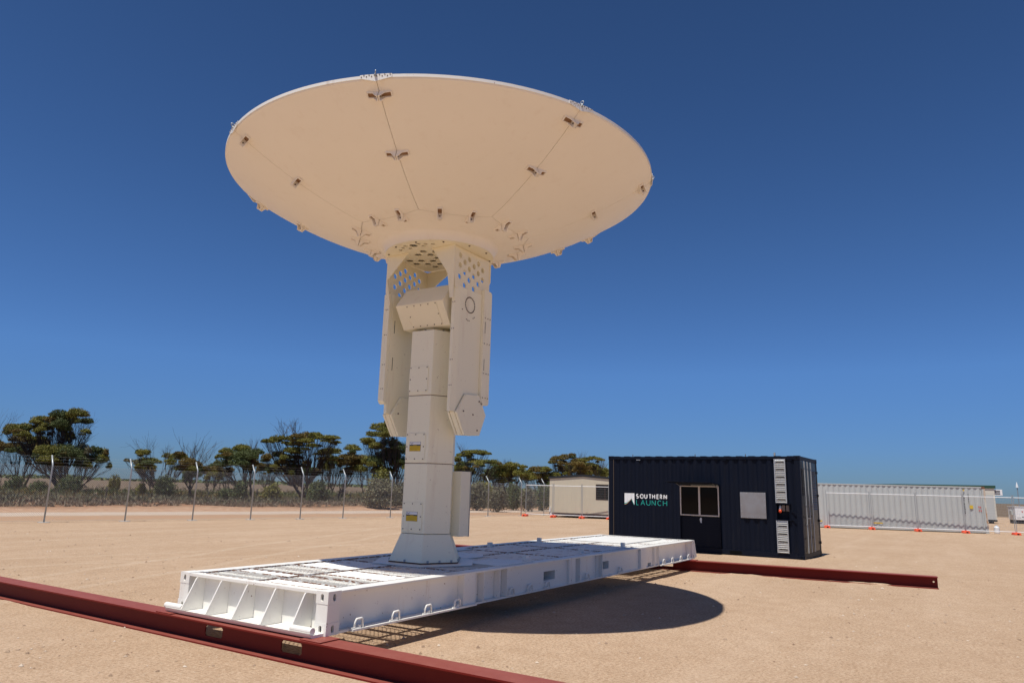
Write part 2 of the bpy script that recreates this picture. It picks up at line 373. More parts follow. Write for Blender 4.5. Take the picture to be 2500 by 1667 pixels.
# end frames: recessed web, top flange, bottom lip, five gussets, rolled stubs
for sgn, xe in ((-1, 0.0), (1, PL)):
    X_ = lambda d: xe - sgn*d if sgn > 0 else xe + d         # d metres inward
    MB().box((X_(.105), CY+.002, HB+.03), (X_(.117), PWD-CY-.002, ZT-.03)).build('end_web', WHITE, plat)
    MB().box((X_(.002), CY+.002, ZT-.030), (X_(.12), PWD-CY-.002, ZT-.002)).build('end_top_flange', WHITE, plat)
    lip = MB(); lip.prism([(X_(-.165), .03, HB+.022), (X_(-.175), .03, HB+.045), (X_(-.13), .03, HB+.028), (X_(.118), .03, HB+.028), (X_(.118), .03, HB), (X_(-.145), .03, HB)], (0, PWD-.06, 0)); lip.build('end_lip', WHITE, plat)
    for yy in (2.121, 1.678, 1.232, .778, .328):
        MB().prism([(X_(.005), yy-.008, ZT-.032), (X_(-.01), yy-.008, ZT-.045), (X_(-.165), yy-.008, HB+.05), (X_(-.158), yy-.008, HB+.03), (X_(.104), yy-.008, HB+.03), (X_(.104), yy-.008, ZT-.032)], (0, .016, 0)).build('gusset', WHITE, plat)
    if sgn > 0:
        for yy in (.012, PWD-.012): MB().prism([(X_(-.002), yy-.008, ZT-.01), (X_(-.035), yy-.008, ZT-.03), (X_(-.165), yy-.008, HB+.05), (X_(-.165), yy-.008, HB+.03), (X_(-.002), yy-.008, HB+.03)], (0, .016, 0)).build('gusset', WHITE, plat)
    for ya, yb in ((2.13, 2.44), (.04, .335)):
        MB().cyl((X_(-.135), ya, HB+.062), (X_(-.135), yb, HB+.062), .034, 14).build('stub_tube', WHITE, plat, smooth=False)

def side_beam(y_out, s):                 # s = +1: inward is +y
    Yv = lambda d: y_out + s*d
    MB().box((CX+.004, Yv(-.004), ZT-.022), (PL-CX-.004, Yv(.185), ZT)).build('top_flange', WHITE, plat)
    MB().box((CX+.004, Yv(.02), HB), (PL-CX-.004, Yv(.185), HB+.022)).build('bottom_flange', WHITE, plat)
    MB().box((.34, Yv(-.042), HB+.004), (2.56, Yv(.018), HB+.024)).build('lashing_strip', WHITE, plat)
    MB().box((9.28, Yv(-.042), HB+.004), (11.3, Yv(.018), HB+.024)).build('lashing_strip', WHITE, plat)
    z0, z1 = HB+.023, ZT-.023
    def seg(xa, xb, d, hole=None, name='side_web'):
        b = MB()
        Xs = Matrix(((1,0,0,0),(0,0,-1,0),(0,1,0,0),(0,0,0,1))); Xs.translation = (0, Yv(d)+(.010 if s > 0 else 0), 0)
        hs_ = []
        if hole:
            a, c, e, f = hole; hs_ = [[(a, e), (c, e), (c, f), (a, f)]]
        b.plate([(xa, z0), (xb, z0), (xb, z1), (xa, z1)], hs_, Xs, .010)
        if hole:        # pocket liner; its black back plate paints in the shade inside
            d0, d1 = d+.011, d+.30
            b.cur = 1 if d1 < 0 else 0; b.box((a-.008, Yv(d0), e-.008), (a, Yv(d1), f+.008)); b.box((c, Yv(d0), e-.008), (c+.008, Yv(d1), f+.008)); b.box((a, Yv(d0), f), (c, Yv(d1), f+.008)); b.box((a, Yv(d0), e-.008), (c, Yv(d1), e)); b.box((a, Yv(d1-.01), e), (c, Yv(d1), f), mat=1)
        b.build(name, [WHITE, DARK], plat)
    def rib(x, d=.10, w=.012): MB().box((x-w/2, Yv(.002), z0), (x+w/2, Yv(d-.001), z1)).build('stiffener', WHITE, plat)
    seg(CX+.004, 2.32, .10); MB().box((2.33, Yv(.001), z0), (2.57, Yv(.012), z1)).build('cover_plate', WHITE, plat); seg(2.32, 3.36, .102)
    rib(2.325); rib(2.58); rib(2.775); rib(3.165); rib(3.35)
    seg(3.357, 5.422, .045, (4.45, 4.81, .375, .505)); MB().box((5.215, Yv(.001), z0), (5.42, Yv(.043), z1)).build('cover_plate', WHITE, plat)
    for a_, b_ in ((4.83,6.50),(6.86,8.72),(8.94,9.30)): MB().box((a_, Yv(.120), z0), (b_, Yv(.128), z1)).build('inner_web', WHITE, plat)
    rib(5.43); rib(5.61); seg(5.436, 5.604, .102); seg(5.616, 6.28, .05); rib(6.29); rib(6.48); seg(6.296, 6.474, .102)
    seg(6.486, 8.532, .045, (6.52, 6.83, .38, .51)); MB().box((8.245, Yv(-.006), z0), (8.53, Yv(.043), z1)).build('cover_plate', WHITE, plat)
    rib(8.54); rib(9.262); rib(9.02, .06, .02); seg(8.546, 9.256, .05, (8.74, 8.92, .272, .34)); seg(9.268, PL-CX-.004, .10); rib(11.3, .09, .02)
    # lashing rings: bent round bar on a small pad
    for x in (.44, 1.02, 1.59, 2.17, 3.49, 4.0, 4.52, 5.9, 7.29, 9.5, 10.04, 10.59, 11.12):
        up = .024 if x < 2.6 or x > 9.3 else .026
        yy = Yv(-.012) if (x < 2.6 or x > 9.3) else Yv(.012)
        rm = MB(); hw, hh, rr = .062, .088, .0125
        path = [(x-hw, yy, HB+up), (x-hw+.008, yy, HB+up+hh*.65), (x-hw+.026, yy, HB+up+hh), (x+hw-.02, yy, HB+up+hh+.004), (x+hw-.003, yy, HB+up+hh-.014), (x+hw, yy, HB+up)]
        rm.tube(path, rr, 8); ring = rm.build('lashing_ring', WHITE, plat, smooth=True)
        pad = MB().box((x-.105, yy-.014, HB+up), (x+.005, yy+.014, HB+up+.014)).box((x-.012, yy-.012, HB+up), (x+.03, yy+.012, HB+up+.03)); po = pad.build('pad', WHITE, plat)
side_beam(0, 1); side_beam(PWD, -1)

# under-deck structure: cross members and stringers
for x in np.arange(.31, 11.3, .33):
    if 2.2 < x < 3.9: pass
    b = MB(); b.box((x-.045, .187, ZT-.040), (x+.045, PWD-.187, ZT-.032)); b.box((x-.004, .187, ZT-.15), (x+.004, PWD-.187, ZT-.040)); b.build('cross_member', WHITE, plat)
for y in (.43, 1.219, 2.01):
    MB().box((.13, y-.03, ZT-.22), (PL-.13, y+.03, ZT-.152)).build('stringer', WHITE, plat)
MB().box((.2, 1.205, ZT-.030), (PL-.2, 1.233, ZT-.006)).build('centre_bar', WHITE, plat)
# expanded-metal panels (real diamonds); tilt sign decides whether one looks at strand faces or through them
def expanded(nx, ny, tilt, LW=.066, SW=.036, wd=.0125, th=.0022):
    V = []; F = []; n = 0
    c, s = math.cos(tilt), math.sin(tilt)
    segs = []
    for i in range(nx+1):
        for j in range(ny*2):
            u0, u1 = (j % 2), ((j+1) % 2); off = (i % 2)
            a = ((i+(.5 if (u0 ^ off) else 0)-.0)*SW, j*LW/2); b = ((i+(.5 if (u1 ^ off) else 0))*SW, (j+1)*LW/2)
            segs.append((a, b))
    S = np.array(segs); a = S[:,0]; b = S[:,1]; m = len(S)
    off = np.array([[-wd/2*c+th/2*s, -wd/2*s-th/2*c], [wd/2*c+th/2*s, wd/2*s-th/2*c], [wd/2*c-th/2*s, wd/2*s+th/2*c], [-wd/2*c-th/2*s, -wd/2*s+th/2*c]])  # (x, z)
    P = np.zeros((m, 8, 3))
    for k in range(4):
        P[:,k,0] = a[:,0]+off[k,0]; P[:,k,1] = a[:,1]; P[:,k,2] = off[k,1]
        P[:,4+k,0] = b[:,0]+off[k,0]; P[:,4+k,1] = b[:,1]; P[:,4+k,2] = off[k,1]
    f = np.array([(0,1,5,4),(1,2,6,5),(2,3,7,6),(3,0,4,7)])
    return P.reshape(-1,3), (f[None]+8*np.arange(m)[:,None,None]).reshape(-1,4)
_gc = {}
def grating(x0, x1, y0, y1, tilt, name='mesh_panel'):
    nx = max(1, int((x1-x0)/.036)-1); ny = max(1, int((y1-y0)/.066)); key = (nx, ny, tilt)
    if key not in _gc:
        P, F = expanded(nx, ny, tilt); o = npmesh(name, P, F, GRATE); _gc[key] = o.data
    else:
        o = bpy.data.objects.new(name, _gc[key]); COL.objects.link(o)
    o.parent = plat; o.location = Vector((x0+.01, y0, ZT-.010))-Vector(plat['_w'])
    # thin flat frame bar along the panel's edges
UPT, DNT = -.75, .55
near = [(.11,.38,'o'), (.38,.76,'c'), (.79,1.03,'c'), (1.03,1.50,'o'), (1.50,2.42,'c')]
nearL = [(.11,.55,'c'), (.55,.80,'o'), (.82,1.45,'c'), (1.47,2.42,'o')]
for lst, ya, yb in ((near, .20, 1.19), (nearL, 1.245, 2.235)):
    for xa, xb, ty in lst: grating(xa, xb, ya, yb, UPT if ty == 'c' else DNT)
for ya, yb in ((.20, 1.19), (1.245, 2.235)):
    for xa, xb, ty in ((2.44,3.60,'c'), (3.62,5.3,'o'), (5.32,6.85,'o'), (6.87,8.4,'o'), (8.42,9.4,'c'), (9.42,11.35,'c')):
        grating(xa, xb, ya, yb, UPT if ty == 'c' else DNT)
EDGE = painted('rust_spotted_edge', (.74,.73,.70), .6, (.22,.085,.035), .95, (.44,.52), False, .05, nscale=14)
for lst, ya, yb in ((near, .20, 1.19), (nearL, 1.245, 2.235), ([(2.44,3.60),(3.62,5.3),(5.32,6.85),(6.87,8.4),(8.42,9.4),(9.42,11.35)], .20, 1.19), ([(2.44,3.60),(3.62,5.3),(5.32,6.85),(6.87,8.4),(8.42,9.4),(9.42,11.35)], 1.245, 2.235)):
    for it in lst:
        xa, xb = it[0], it[1]
        MB().box((xa, ya, ZT-.016), (xa+.007, yb, ZT+.002)).box((xb-.008, ya, ZT-.016), (xb-.001, yb, ZT+.002)).box((xa+.007, ya-.006, ZT-.016), (xb-.008, ya+.001, ZT+.0015)).box((xa+.007, yb-.001, ZT-.016), (xb-.008, yb+.006, ZT+.0015)).build('panel_edging', EDGE, plat)
# deck plates
zt = ZT+.001
MB().prism([(V[0], V[1], zt) for V in ((3.78,1.02),(4.25,1.02),(4.55,1.24),(4.55,1.74),(3.78,1.74))], (0,0,.012)).build('deck_plate', WHITE, plat)
MB().prism([(V[0], V[1], zt) for V in ((3.30,.10),(4.22,.10),(4.05,.73),(3.30,.73))], (0,0,.012)).build('deck_plate', WHITE, plat)
MB().prism([(V[0], V[1], zt) for V in ((4.35,1.95),(5.3,1.95),(5.3,2.3),(4.35,2.3))], (0,0,.012)).build('deck_plate', WHITE, plat)
MB().prism([(V[0], V[1], zt) for V in ((9.0,.62),(11.1,.62),(11.1,1.95),(9.0,1.95))], (0,0,.010)).build('deck_plate', WHITE, plat)
for x, y in ((6.05,2.1), (8.01,2.16), (8.24,.37), (6.33,.35), (4.23,.24)):
    MB().box((x-.04, y-.035, ZT-.012), (x+.04, y+.035, ZT+.078)).build('deck_lug', WHITE, plat)

# wind-blown sand banked against the beams' lower flanges
def drift(name, a, b, side, wmax, hmax, seed):
    a, b = Vector((*a, 0)), Vector((*b, 0)); u = (b-a).normalized(); nn = Vector((-u.y, u.x, 0))*side; L_ = (b-a).length; n = int(L_/.06); r_ = np.random.default_rng(seed); ph = r_.random(4)*6
    V = []; m = 6
    for i in range(n+1):
        t = i/n; s_ = t*L_; env = math.sin(PI*t)**.6*(.55+.25*math.sin(s_*1.9+ph[0])+.2*math.sin(s_*5.3+ph[1])+.12*math.sin(s_*13+ph[2]))
        env = max(0, env)
        for j in range(m+1):
            q = j/m; V.append(a+u*s_+nn*(q*wmax*(.3+env)+.01*math.sin(s_*9+j))+Vector((0,0, max(-.01, hmax*env*(1-q)**1.5*(1+.1*math.sin(s_*31+j*2))-.004*q-.002))))
    F = [(i*(m+1)+j, (i+1)*(m+1)+j, (i+1)*(m+1)+j+1, i*(m+1)+j+1) for i in range(n) for j in range(m)]
    o = MB().add(V, F).build(name, SAND, smooth=True); o['kind'] = 'structure'
drift('sand_drift', (-.222, 5.4), (-.222, 8.8), 1, .30, .035, 1)
drift('sand_drift', (.03, -.4), (.03, -6.5), -1, .34, .06, 2)
drift('sand_drift', (11.56, -2.7), (11.73, -4.4), -1, .16, .045, 3)
drift('sand_drift', (11.16, -.3), (11.44, -2.4), -1, .12, .03, 4)

# ------------------------------------------------------------------ satellite dish on its pedestal
AX, AY = 3.034, 1.2155
ant = thing('satellite_dish', (AX, AY, ZT), 'large cream eight-petal dish antenna pointing straight up on a hexagonal pedestal', 'antenna', world=True)
PA = 3.7134
def hexpt(r, k, z, a0=PA): t = a0+k*PI/3; return (AX+r*math.cos(t), AY+r*math.sin(t), z)
# base plate, flared foot, three column sections
b = MB(); b.prism([hexpt(.80, k+.0, ZT+.002) for k in range(6)], (0,0,.012)); b.build('ground_plate', WHITE, ant)
b = MB(); b.prism([hexpt(.562, k, ZT+.016) for k in range(6)], (0,0,.014)); b.build('base_gasket', RUST, ant)
Z0, Z1 = ZT+.031, 1.063
def frustum(mb, r0, z0, r1, z1):
    v = [hexpt(r0, k, z0) for k in range(6)] + [hexpt(r1, k, z1) for k in range(6)]
    mb.add(v, [tuple(range(5,-1,-1)), tuple(range(6,12))] + [(k, (k+1) % 6, 6+(k+1) % 6, 6+k) for k in range(6)]); return mb
bevel(frustum(MB(), .56, Z0, .4, Z1).build('flared_foot', CREAMC, ant), .006)
for k in range(6):
    a, c = Vector(hexpt(.55, k, Z0+.02)), Vector(hexpt(.55, k+1, Z0+.02)); mid = Vector((AX, AY, Z0+.02))
    for f in (.18, .5, .82) if k != 5 else (.5,):
        p = a.lerp(c, f); q = p+(p-mid).normalized()*.012
        MB().cyl(q+Vector((0,0,-.018)), q+Vector((0,0,.012)), .016, 6).build('base_bolt', GALV, ant)
zs = [Z1+.002, 2.047, 3.030, 4.011]
for i in range(3):
    bevel(frustum(MB(), .4, zs[i]+.004, .4, zs[i+1]-.004).build('column_section', CREAMC, ant), .008)
    if i < 2: frustum(MB(), .396, zs[i+1]-.0035, .3945, zs[i+1]+.0035).build('joint_seam', RUST, ant)
# access hatches on the face that looks along -x
fa = PA-PI/6; fn = Vector((math.cos(fa), math.sin(fa), 0)); ft = Vector((-fn.y, fn.x, 0)); fo = Vector((AX, AY, 0))+fn*(.4*math.cos(PI/6))
XF = Matrix.Identity(4)
for i, col in enumerate((ft, Vector((0,0,1)), fn)):
    for j in range(3): XF[j][i] = col[j]
XF.translation = fo
def rrect(x0, x1, y0, y1, r, n=4):
    pts = []
    for cx, cy, a0 in ((x1-r, y0+r, -PI/2), (x1-r, y1-r, 0), (x0+r, y1-r, PI/2), (x0+r, y0+r, PI)):
        pts += [(cx+r*math.cos(a0+PI/2*k/n), cy+r*math.sin(a0+PI/2*k/n)) for k in range(n+1)]
    return pts
YC = AY
def hatch(ya, yb, z0, z1, label=False):
    # ya: image-left world y; yb: image-right world y
    u0, u1 = (fo-Vector((0, ya, 0))).y/1.0, (fo-Vector((0, yb, 0))).y/1.0
    h = MB().plate(rrect(u0, u1, z0, z1, .025), [], XF @ Matrix.Translation((0,0,.001)), .008).build('access_hatch', CREAMC, ant); bevel(h, .002, 1)
    for u in (u0+.022, (u0+u1)/2, u1-.022):
        for z in (z0+.022, (z0+z1)/2, z1-.022):
            if u == (u0+u1)/2 and z == (z0+z1)/2: continue
            p = XF @ Vector((u, z, .009)); q = XF @ Vector((u, z, .016)); bo = MB().cyl(p, q, .0085, 6)
            bo.v = [tuple(Vector(v)-Vector(ant['_w'])) for v in bo.v]; me = bo.mesh('bolt'); me.materials.append(BOLT)
            o = bpy.data.objects.new('bolt', me); COL.objects.link(o); o.parent = h; o.matrix_parent_inverse = Matrix.Identity(4)
    return h, u0, u1
def fix(o, parent):    # make a part built in antenna space a child of another part there
    o.parent = parent; return o
def lab(h, u0, z0, wdt, hgt):
    lo = Matrix.Translation((0,0,.0095))
    def pl(x0, x1, y0, y1, dz, m, nm):
        o = MB().plate([(u0+x0*wdt, z0+y0*hgt), (u0+x1*wdt, z0+y0*hgt), (u0+x1*wdt, z0+y1*hgt), (u0+x0*wdt, z0+y1*hgt)], [], XF @ lo @ Matrix.Translation((0,0,dz)), .0008).build(nm, m, ant); return fix(o, h)
    pl(0, 1, 0, 1, 0, BLACKP, 'warning_label'); pl(.02, .98, .69, .98, .001, WHITEP, 'label_header'); pl(.02, .98, .015, .56, .001, YELLOW, 'label_body')
    # check-mark emblem, black title and rows of small print
    e = MB(); T = XF @ lo @ Matrix.Translation((0,0,.002))
    def strk(x0, y0, x1, y1, t):
        a = Vector((u0+x0*wdt, z0+y0*hgt)); c = Vector((u0+x1*wdt, z0+y1*hgt)); d = (c-a).normalized(); nrm = Vector((-d.y, d.x))*t/2
        e.plate([tuple(a-nrm), tuple(c-nrm), tuple(c+nrm), tuple(a+nrm)], [], T, .0005)
    strk(.08,.90,.20,.77,.006); strk(.20,.77,.33,.90,.006); fix(e.build('emblem', BLACKP, ant), h)
    e = MB()
    for x0, x1, y in ((.12,.88,.43), (.08,.6,.33), (.64,.92,.33), (.08,.9,.24), (.1,.7,.15), (.1,.8,.07)):
        x = x0
        while x < x1: strk(x, y, min(x1, x+.05), y, .0045); x += .07
    fix(e.build('small_print', DYELLOW, ant), h)
    e = MB(); strk(.34,.625,.66,.625,.006); fix(e.build('label_title', YELLOW, ant), h)
hatch(1.399, 1.06, 3.075, 3.463)
h2, u0, u1 = hatch(1.392, 1.052, 2.085, 2.478); lab(h2, (fo-Vector((0,1.324,0))).y, 2.217, .20, .136)
h3, u0, u1 = hatch(1.380, 1.040, 1.105, 1.499); lab(h3, (fo-Vector((0,1.315,0))).y, 1.236, .20, .131)
# control cabinet behind the column
bevel(MB().box((AX+.20, AY-.44, 1.025), (AX+.43, AY-.05, 1.955)).build('control_cabinet', CREAMC, ant), .006)
MB().box((AX+.432, AY-.445, 1.02), (AX+.442, AY-.045, 1.96)).build('cabinet_back_plate', GALV, ant)
MB().box((AX+.25, AY-.30, 1.3), (AX+.40, AY-.16, 1.7)).build('cabinet_bracket', CREAM, ant)
# azimuth neck
MB().cyl((AX, AY, 4.012), (AX, AY, 4.085), .22, 24).build('azimuth_neck', CREAM2, ant)
for k in range(12):
    t = k*PI/6; MB().cyl((AX+.27*math.cos(t), AY+.27*math.sin(t), 4.0), (AX+.27*math.cos(t), AY+.27*math.sin(t), 4.035), .016, 6).build('neck_bolt', BOLT, ant)
E0 = -.03
def W(e, g, z): return Vector((AX+g, AY-(e+E0), z))
def eprism(mb, poly, e0, e1, mat=None): return mb.prism([W(e0, g, z) for g, z in poly], W(e1, 0, 0)-W(e0, 0, 0), mat)
# elevation drive housing: hexagonal prism lying across the arms
hx = [(-.50,4.395), (-.27,4.69), (.27,4.69), (.50,4.395), (.28,4.062), (-.28,4.062)]
bevel(eprism(MB(), hx, -.395, .50).build('drive_housing', CREAM2, ant), .006)
for e_ in (-.40, .505):
    MB().cyl(W(e_, .0, 4.41), W(e_+(-.17 if e_ < 0 else .10), .0, 4.41), .19, 24).build('elevation_bearing', CREAM2, ant)
# housing front panel
p0 = W(0, -.5, 4.395); p1 = W(0, -.28, 4.062); dv = (p1-p0).normalized(); du = (W(1,0,0)-W(0,0,0)).normalized(); nv = du.cross(dv)
if nv.x > 0: nv = -nv
XP = Matrix.Identity(4)
for i, col in enumerate((du, -dv, nv)):
    for j in range(3): XP[j][i] = col[j]
XP.translation = W(0, -.5, 4.395)
pn = MB().plate(rrect(-.19, .375, -.375, -.02, .02), [], XP @ Matrix.Translation((0,0,.001)), .006).build('housing_panel', CREAM2, ant)
for u in (-.175, -.04, .09, .225, .36):
    for v in (-.36, -.035): fix(MB().cyl(XP @ Vector((u, v, .007)), XP @ Vector((u, v, .013)), .009, 6).build('bolt', BOLT, ant), pn)
for u in (-.175, .36): fix(MB().cyl(XP @ Vector((u, -.2, .007)), XP @ Vector((u, -.2, .013)), .009, 6).build('bolt', BOLT, ant), pn)
# yoke: side plates with hexagonal lightening holes, corner gussets, arms, cable boxes, counterweights
def hexagon(cx, cy, r, sx=1.0): return [(cx+sx*r*math.sin(k*PI/3), cy+r*math.cos(k*PI/3)) for k in range(6)]
HOLES = [(-.405,5.04),(-.285,5.115),(-.051,5.115),(-.167,5.04),(-.285,4.963),(-.402,4.885),(.189,5.115),(.072,5.04),(-.047,4.963),(.306,5.04),(.189,4.963),(.306,4.885),(.070,4.88),(-.164,4.88),(-.283,4.79),(-.045,4.79),(.189,4.79),(-.158,4.68),(.075,4.68)]
ZH = 5.235
for s in (-1, 1):
    Xs = Matrix.Identity(4)
    for i, col in enumerate((Vector((1,0,0)), Vector((0,0,1)), Vector((0,-1,0)))):
        for j in range(3): Xs[j][i] = col[j]
    Xs.translation = W(.62 if s > 0 else -.645, 0, 0)
    out = [(-.435,ZH), (-.43,4.84), (-.39,4.60), (.42,4.60), (.50,4.74), (.50,ZH)]
    MB().plate(out, [hexagon(g, z, .047) for g, z in HOLES if g > -.40], Xs, .02).build('lightened_side_plate', CREAM2, ant)
    # front and back corner gussets
    for gf, gw in ((-.46, .018), (.49, .018)):
        po = [(-.655, ZH), (-.22, ZH), (-.25, ZH-.012), (-.635, 4.86), (-.55, 4.46), (-.57, 4.42), (-.655, 4.66)] if s < 0 else [(.655, ZH), (.655, 4.42), (.60, 4.42), (.575, 4.60), (.54, 4.80), (.50, 4.87), (.24, ZH-.012), (.20, ZH)]
        if gf > 0: po = [(s*.655, ZH), (s*.655, 4.90), (s*.635, 4.86), (s*.05, ZH)]
        MB().prism([W(e, gf, z) for e, z in po], (gw, 0, 0)).build('corner_gusset', CREAM2, ant)
    # arm
    ei, eo = s*.572, s*.655
    sec = [(ei, -.37), (eo-s*.035, -.37), (eo, -.27), (eo, .29), (ei, .29)]
    bevel(MB().prism([W(e, g, 2.78) for e, g in sec], (0, 0, 4.64-2.78)).build('yoke_arm', CREAMC, ant), .006)
    # cable boxes with rounded ends (rear outside, front outside)
    gr = [(.292, .50), (-.50, -.30)]
    for g0, g1 in (gr if s < 0 else gr[:1]):
        e0, e1 = s*.585, s*.70
        if g0 < 0: e0, e1 = s*.575, s*.685
        z0, z1 = 2.97, 4.72
        rr = .05; n = 5
        pts = [(g0, z0-.03), (g1-rr, z0-.03)] + [(g1-rr+rr*math.cos(a), z0+.02+rr*math.sin(a)) for a in np.linspace(-PI/2, 0, n)] + [(g1-rr+rr*math.cos(a), z1-rr+rr*math.sin(a)) for a in np.linspace(0, PI/2, n)] + [(g0, z1)]
        if g0 < 0: pts = [(-.44, z0+.0), (-.44, 4.62), (-.40, 4.66), (-.375, 4.66), (-.375, z0-.05), (-.41, z0-.04)]
        eprism(MB(), pts, e0, e1).build('cable_box', CREAMC, ant)
    for z in (4.28, 3.88, 3.42, 3.05):
        for g in (.33, .40, .46):
            if s > 0: MB().cyl(W(.702, g, z), W(.708, g, z), .008, 6).build('rivet', BOLT, ant)
        for e in (s*.60, s*.635):
            MB().cyl(W(e, -.371 if s > 0 else -.441, z+.1), W(e, -.376 if s > 0 else -.446, z+.1), .007, 6).build('rivet', BOLT, ant)
    for zc in (4.13, 3.55):       # slots in the plates
        if s > 0: MB().box(W(.7005, .335, zc-.09), W(.7012, .345, zc+.09)).build('slot', DARK, ant)
        else: MB().box(W(-.5715, -.30, zc-.1), W(-.5700, -.29, zc+.1)).build('slot', DARK, ant)
    # counterweight stacks: hexagonal plates
    cw = [(-.09,3.05),(.25,3.07),(.44,2.79),(.29,2.48),(-.09,2.46),(-.30,2.77)]
    layers = ((.575,.655),(.662,.70),(.53,.565)) if s > 0 else ((.575,.655),(.53,.568),(.662,.70))
    for a, c in layers: bevel(eprism(MB(), cw, s*a, s*c).build('counterweight_plate', CREAMC, ant), .004, 1)
    for g, z in ((.25,2.98),(-.14,2.80),(.10,2.77),(.22,2.55)):
        e0, e1 = (.70, .708) if s > 0 else (-.53, -.522)
        MB().cyl(W(e0, g, z), W(e1, g, z), .013, 6).build('counterweight_bolt', BOLT, ant)
for k in range(30):              # bearing bolt circle on the outer face of the near arm
    t = 2*PI*k/30; g, z = -.02+.118*math.cos(t), 4.405+.118*math.sin(t)
    MB().cyl(W(.655, g, z), W(.664, g, z), .0088, 6).build('bearing_bolt', BOLT, ant)
for g, z in ((-.10,4.17),(-.065,4.16),(-.03,4.16),(.07,4.22),(.10,4.24),(-.21,4.30)):
    MB().cyl(W(.655, g, z), W(.662, g, z), .008, 6).build('bolt', BOLT, ant)
# hub ring under the reflector with lightened bottom disc
DN = Vector((-.0199, .0009, 1)).normalized(); DC = Vector((2.9588, 1.1482, 6.3859)); DR = 3.240
DU = Vector((0,1,0)).cross(DN).normalized(); DV = DN.cross(DU)
XD = Matrix.Identity(4)
for i, col in enumerate((DU, DV, DN)):
    for j in range(3): XD[j][i] = col[j]
XD.translation = DC
ZD = 5.245-DC.z
XH = XD.copy(); XH.translation = DC + Vector((.02, .055, 0))      # the hub sits a few centimetres off the reflector's fitted axis
circ = lambda r, n=64: [(r*math.cos(2*PI*k/n), r*math.sin(2*PI*k/n)) for k in range(n)]
big = [(-.365,.037),(-.271,.209),(-.183,.04),(-.092,.53),(-.005,.366),(.096,.546),(.286,.211),(-.002,.041),(.361,.366),(-.271,-.13),(-.095,-.13),(.09,-.13),(.175,.04),(.275,-.13),(.09,.205),(.19,.39)]
small = [(-.687,-.128),(-.629,-.22),(-.575,-.314),(-.694,.115),(-.571,-.133),(-.641,.205),(-.578,.115),(-.583,.301)]
hx2 = lambda x, y, r: [(x+r*math.cos(k*PI/3), y+r*math.sin(k*PI/3)) for k in range(6)]
MB().plate(circ(.842), [hx2(x, y, .062) for x, y in big]+[hx2(-.65, -.01, .07)]+[hx2(x, y, .034) for x, y in small], XH @ Matrix.Translation((0,0,ZD)), .014).build('hub_disc', CREAM2, ant)
for k in range(12):
    t = k*PI/6+.2; MB().cyl(XH @ Vector((.79*math.cos(t), .79*math.sin(t), ZD-.012)), XH @ Vector((.79*math.cos(t), .79*math.sin(t), ZD)), .015, 6).build('hub_bolt', BOLT, ant)
# reflector shell
PR = [(0,-1.055),(.85,-.996),(.95,-.979),(1.385,-.883),(1.95,-.704),(2.39,-.520),(2.8,-.314),(3.16,-.104),(3.2523,-.046)]
pr_, pz_ = np.array([p[0] for p in PR]), np.array([p[1] for p in PR])
cf = np.polyfit(pr_, pz_, 4)
def dz(r): return float(np.polyval(cf, r))
PH = -15.2999
def shell(r, t, off=0.0): return XD @ Vector((r*math.cos(t), r*math.sin(t), dz(r)+off))
def octr(t):   # radius of the octagonal seam at angle t
    a = (t-PH) % (PI/4) - PI/8
    return 1.356*math.cos(PI/8)/math.cos(a)
gap = .0032
def solid_from_grid(fn, ns, ntt, th):
    v = []; f = []
    for side in (0, 1):
        for i in range(ns+1):
            for j in range(ntt+1): v.append(fn(i/ns, j/ntt, th*side))
    q = (ns+1)*(ntt+1); g = lambda s, i, j: s*q+i*(ntt+1)+j
    for i in range(ns):
        for j in range(ntt):
            f.append((g(0,i,j), g(0,i,j+1), g(0,i+1,j+1), g(0,i+1,j))); f.append((g(1,i,j), g(1,i+1,j), g(1,i+1,j+1), g(1,i,j+1)))
    for i in range(ns): f.append((g(0,i,0), g(0,i+1,0), g(1,i+1,0), g(1,i,0))); f.append((g(0,i+1,ntt), g(0,i,ntt), g(1,i,ntt), g(1,i+1,ntt)))
    for j in range(ntt): f.append((g(0,0,j+1), g(0,0,j), g(1,0,j), g(1,0,j+1))); f.append((g(0,ns,j), g(0,ns,j+1), g(1,ns,j+1), g(1,ns,j)))
    return v, f
for k in range(8):
    ta = PH+k*PI/4
    def fn(u, w_, off, ta=ta):
        t = ta+w_*PI/4; r0 = octr(ta+1e-6+w_*(PI/4-2e-6))+.0065; r = r0+(DR-r0)*u
        dt = gap/r; t = ta+dt+w_*(PI/4-2*dt)
        return shell(r, t, off)
    v, f = solid_from_grid(fn, 14, 20, .03)
    o = MB().add(v, f).build('petal', CREAM, ant, smooth=True); o.data.set_sharp_from_angle(angle=math.radians(35))
def fc(u, w_, off):
    t = PH+w_*2*PI; r1 = octr(t); r = .78+(r1-.78)*u
    return shell(r, t, off)
v, f = solid_from_grid(fc, 8, 128, .03)
o = MB().add(v, f).build('centre_shell', CREAM, ant, smooth=True); o.data.set_sharp_from_angle(angle=math.radians(35))
MB().plate(circ(.90), [], XD @ Matrix.Translation((0,0,-.962)), .01).build('centre_floor', CREAM, ant)
# dark backing behind the seams
def fb(u, w_, off): t = w_*2*PI; r = .8+(3.222-.8)*u; return shell(r, t, .036+off*.1)
v, f = solid_from_grid(fb, 14, 96, .03); MB().add(v, f).build('inner_skin', CREAM2, ant, smooth=True)
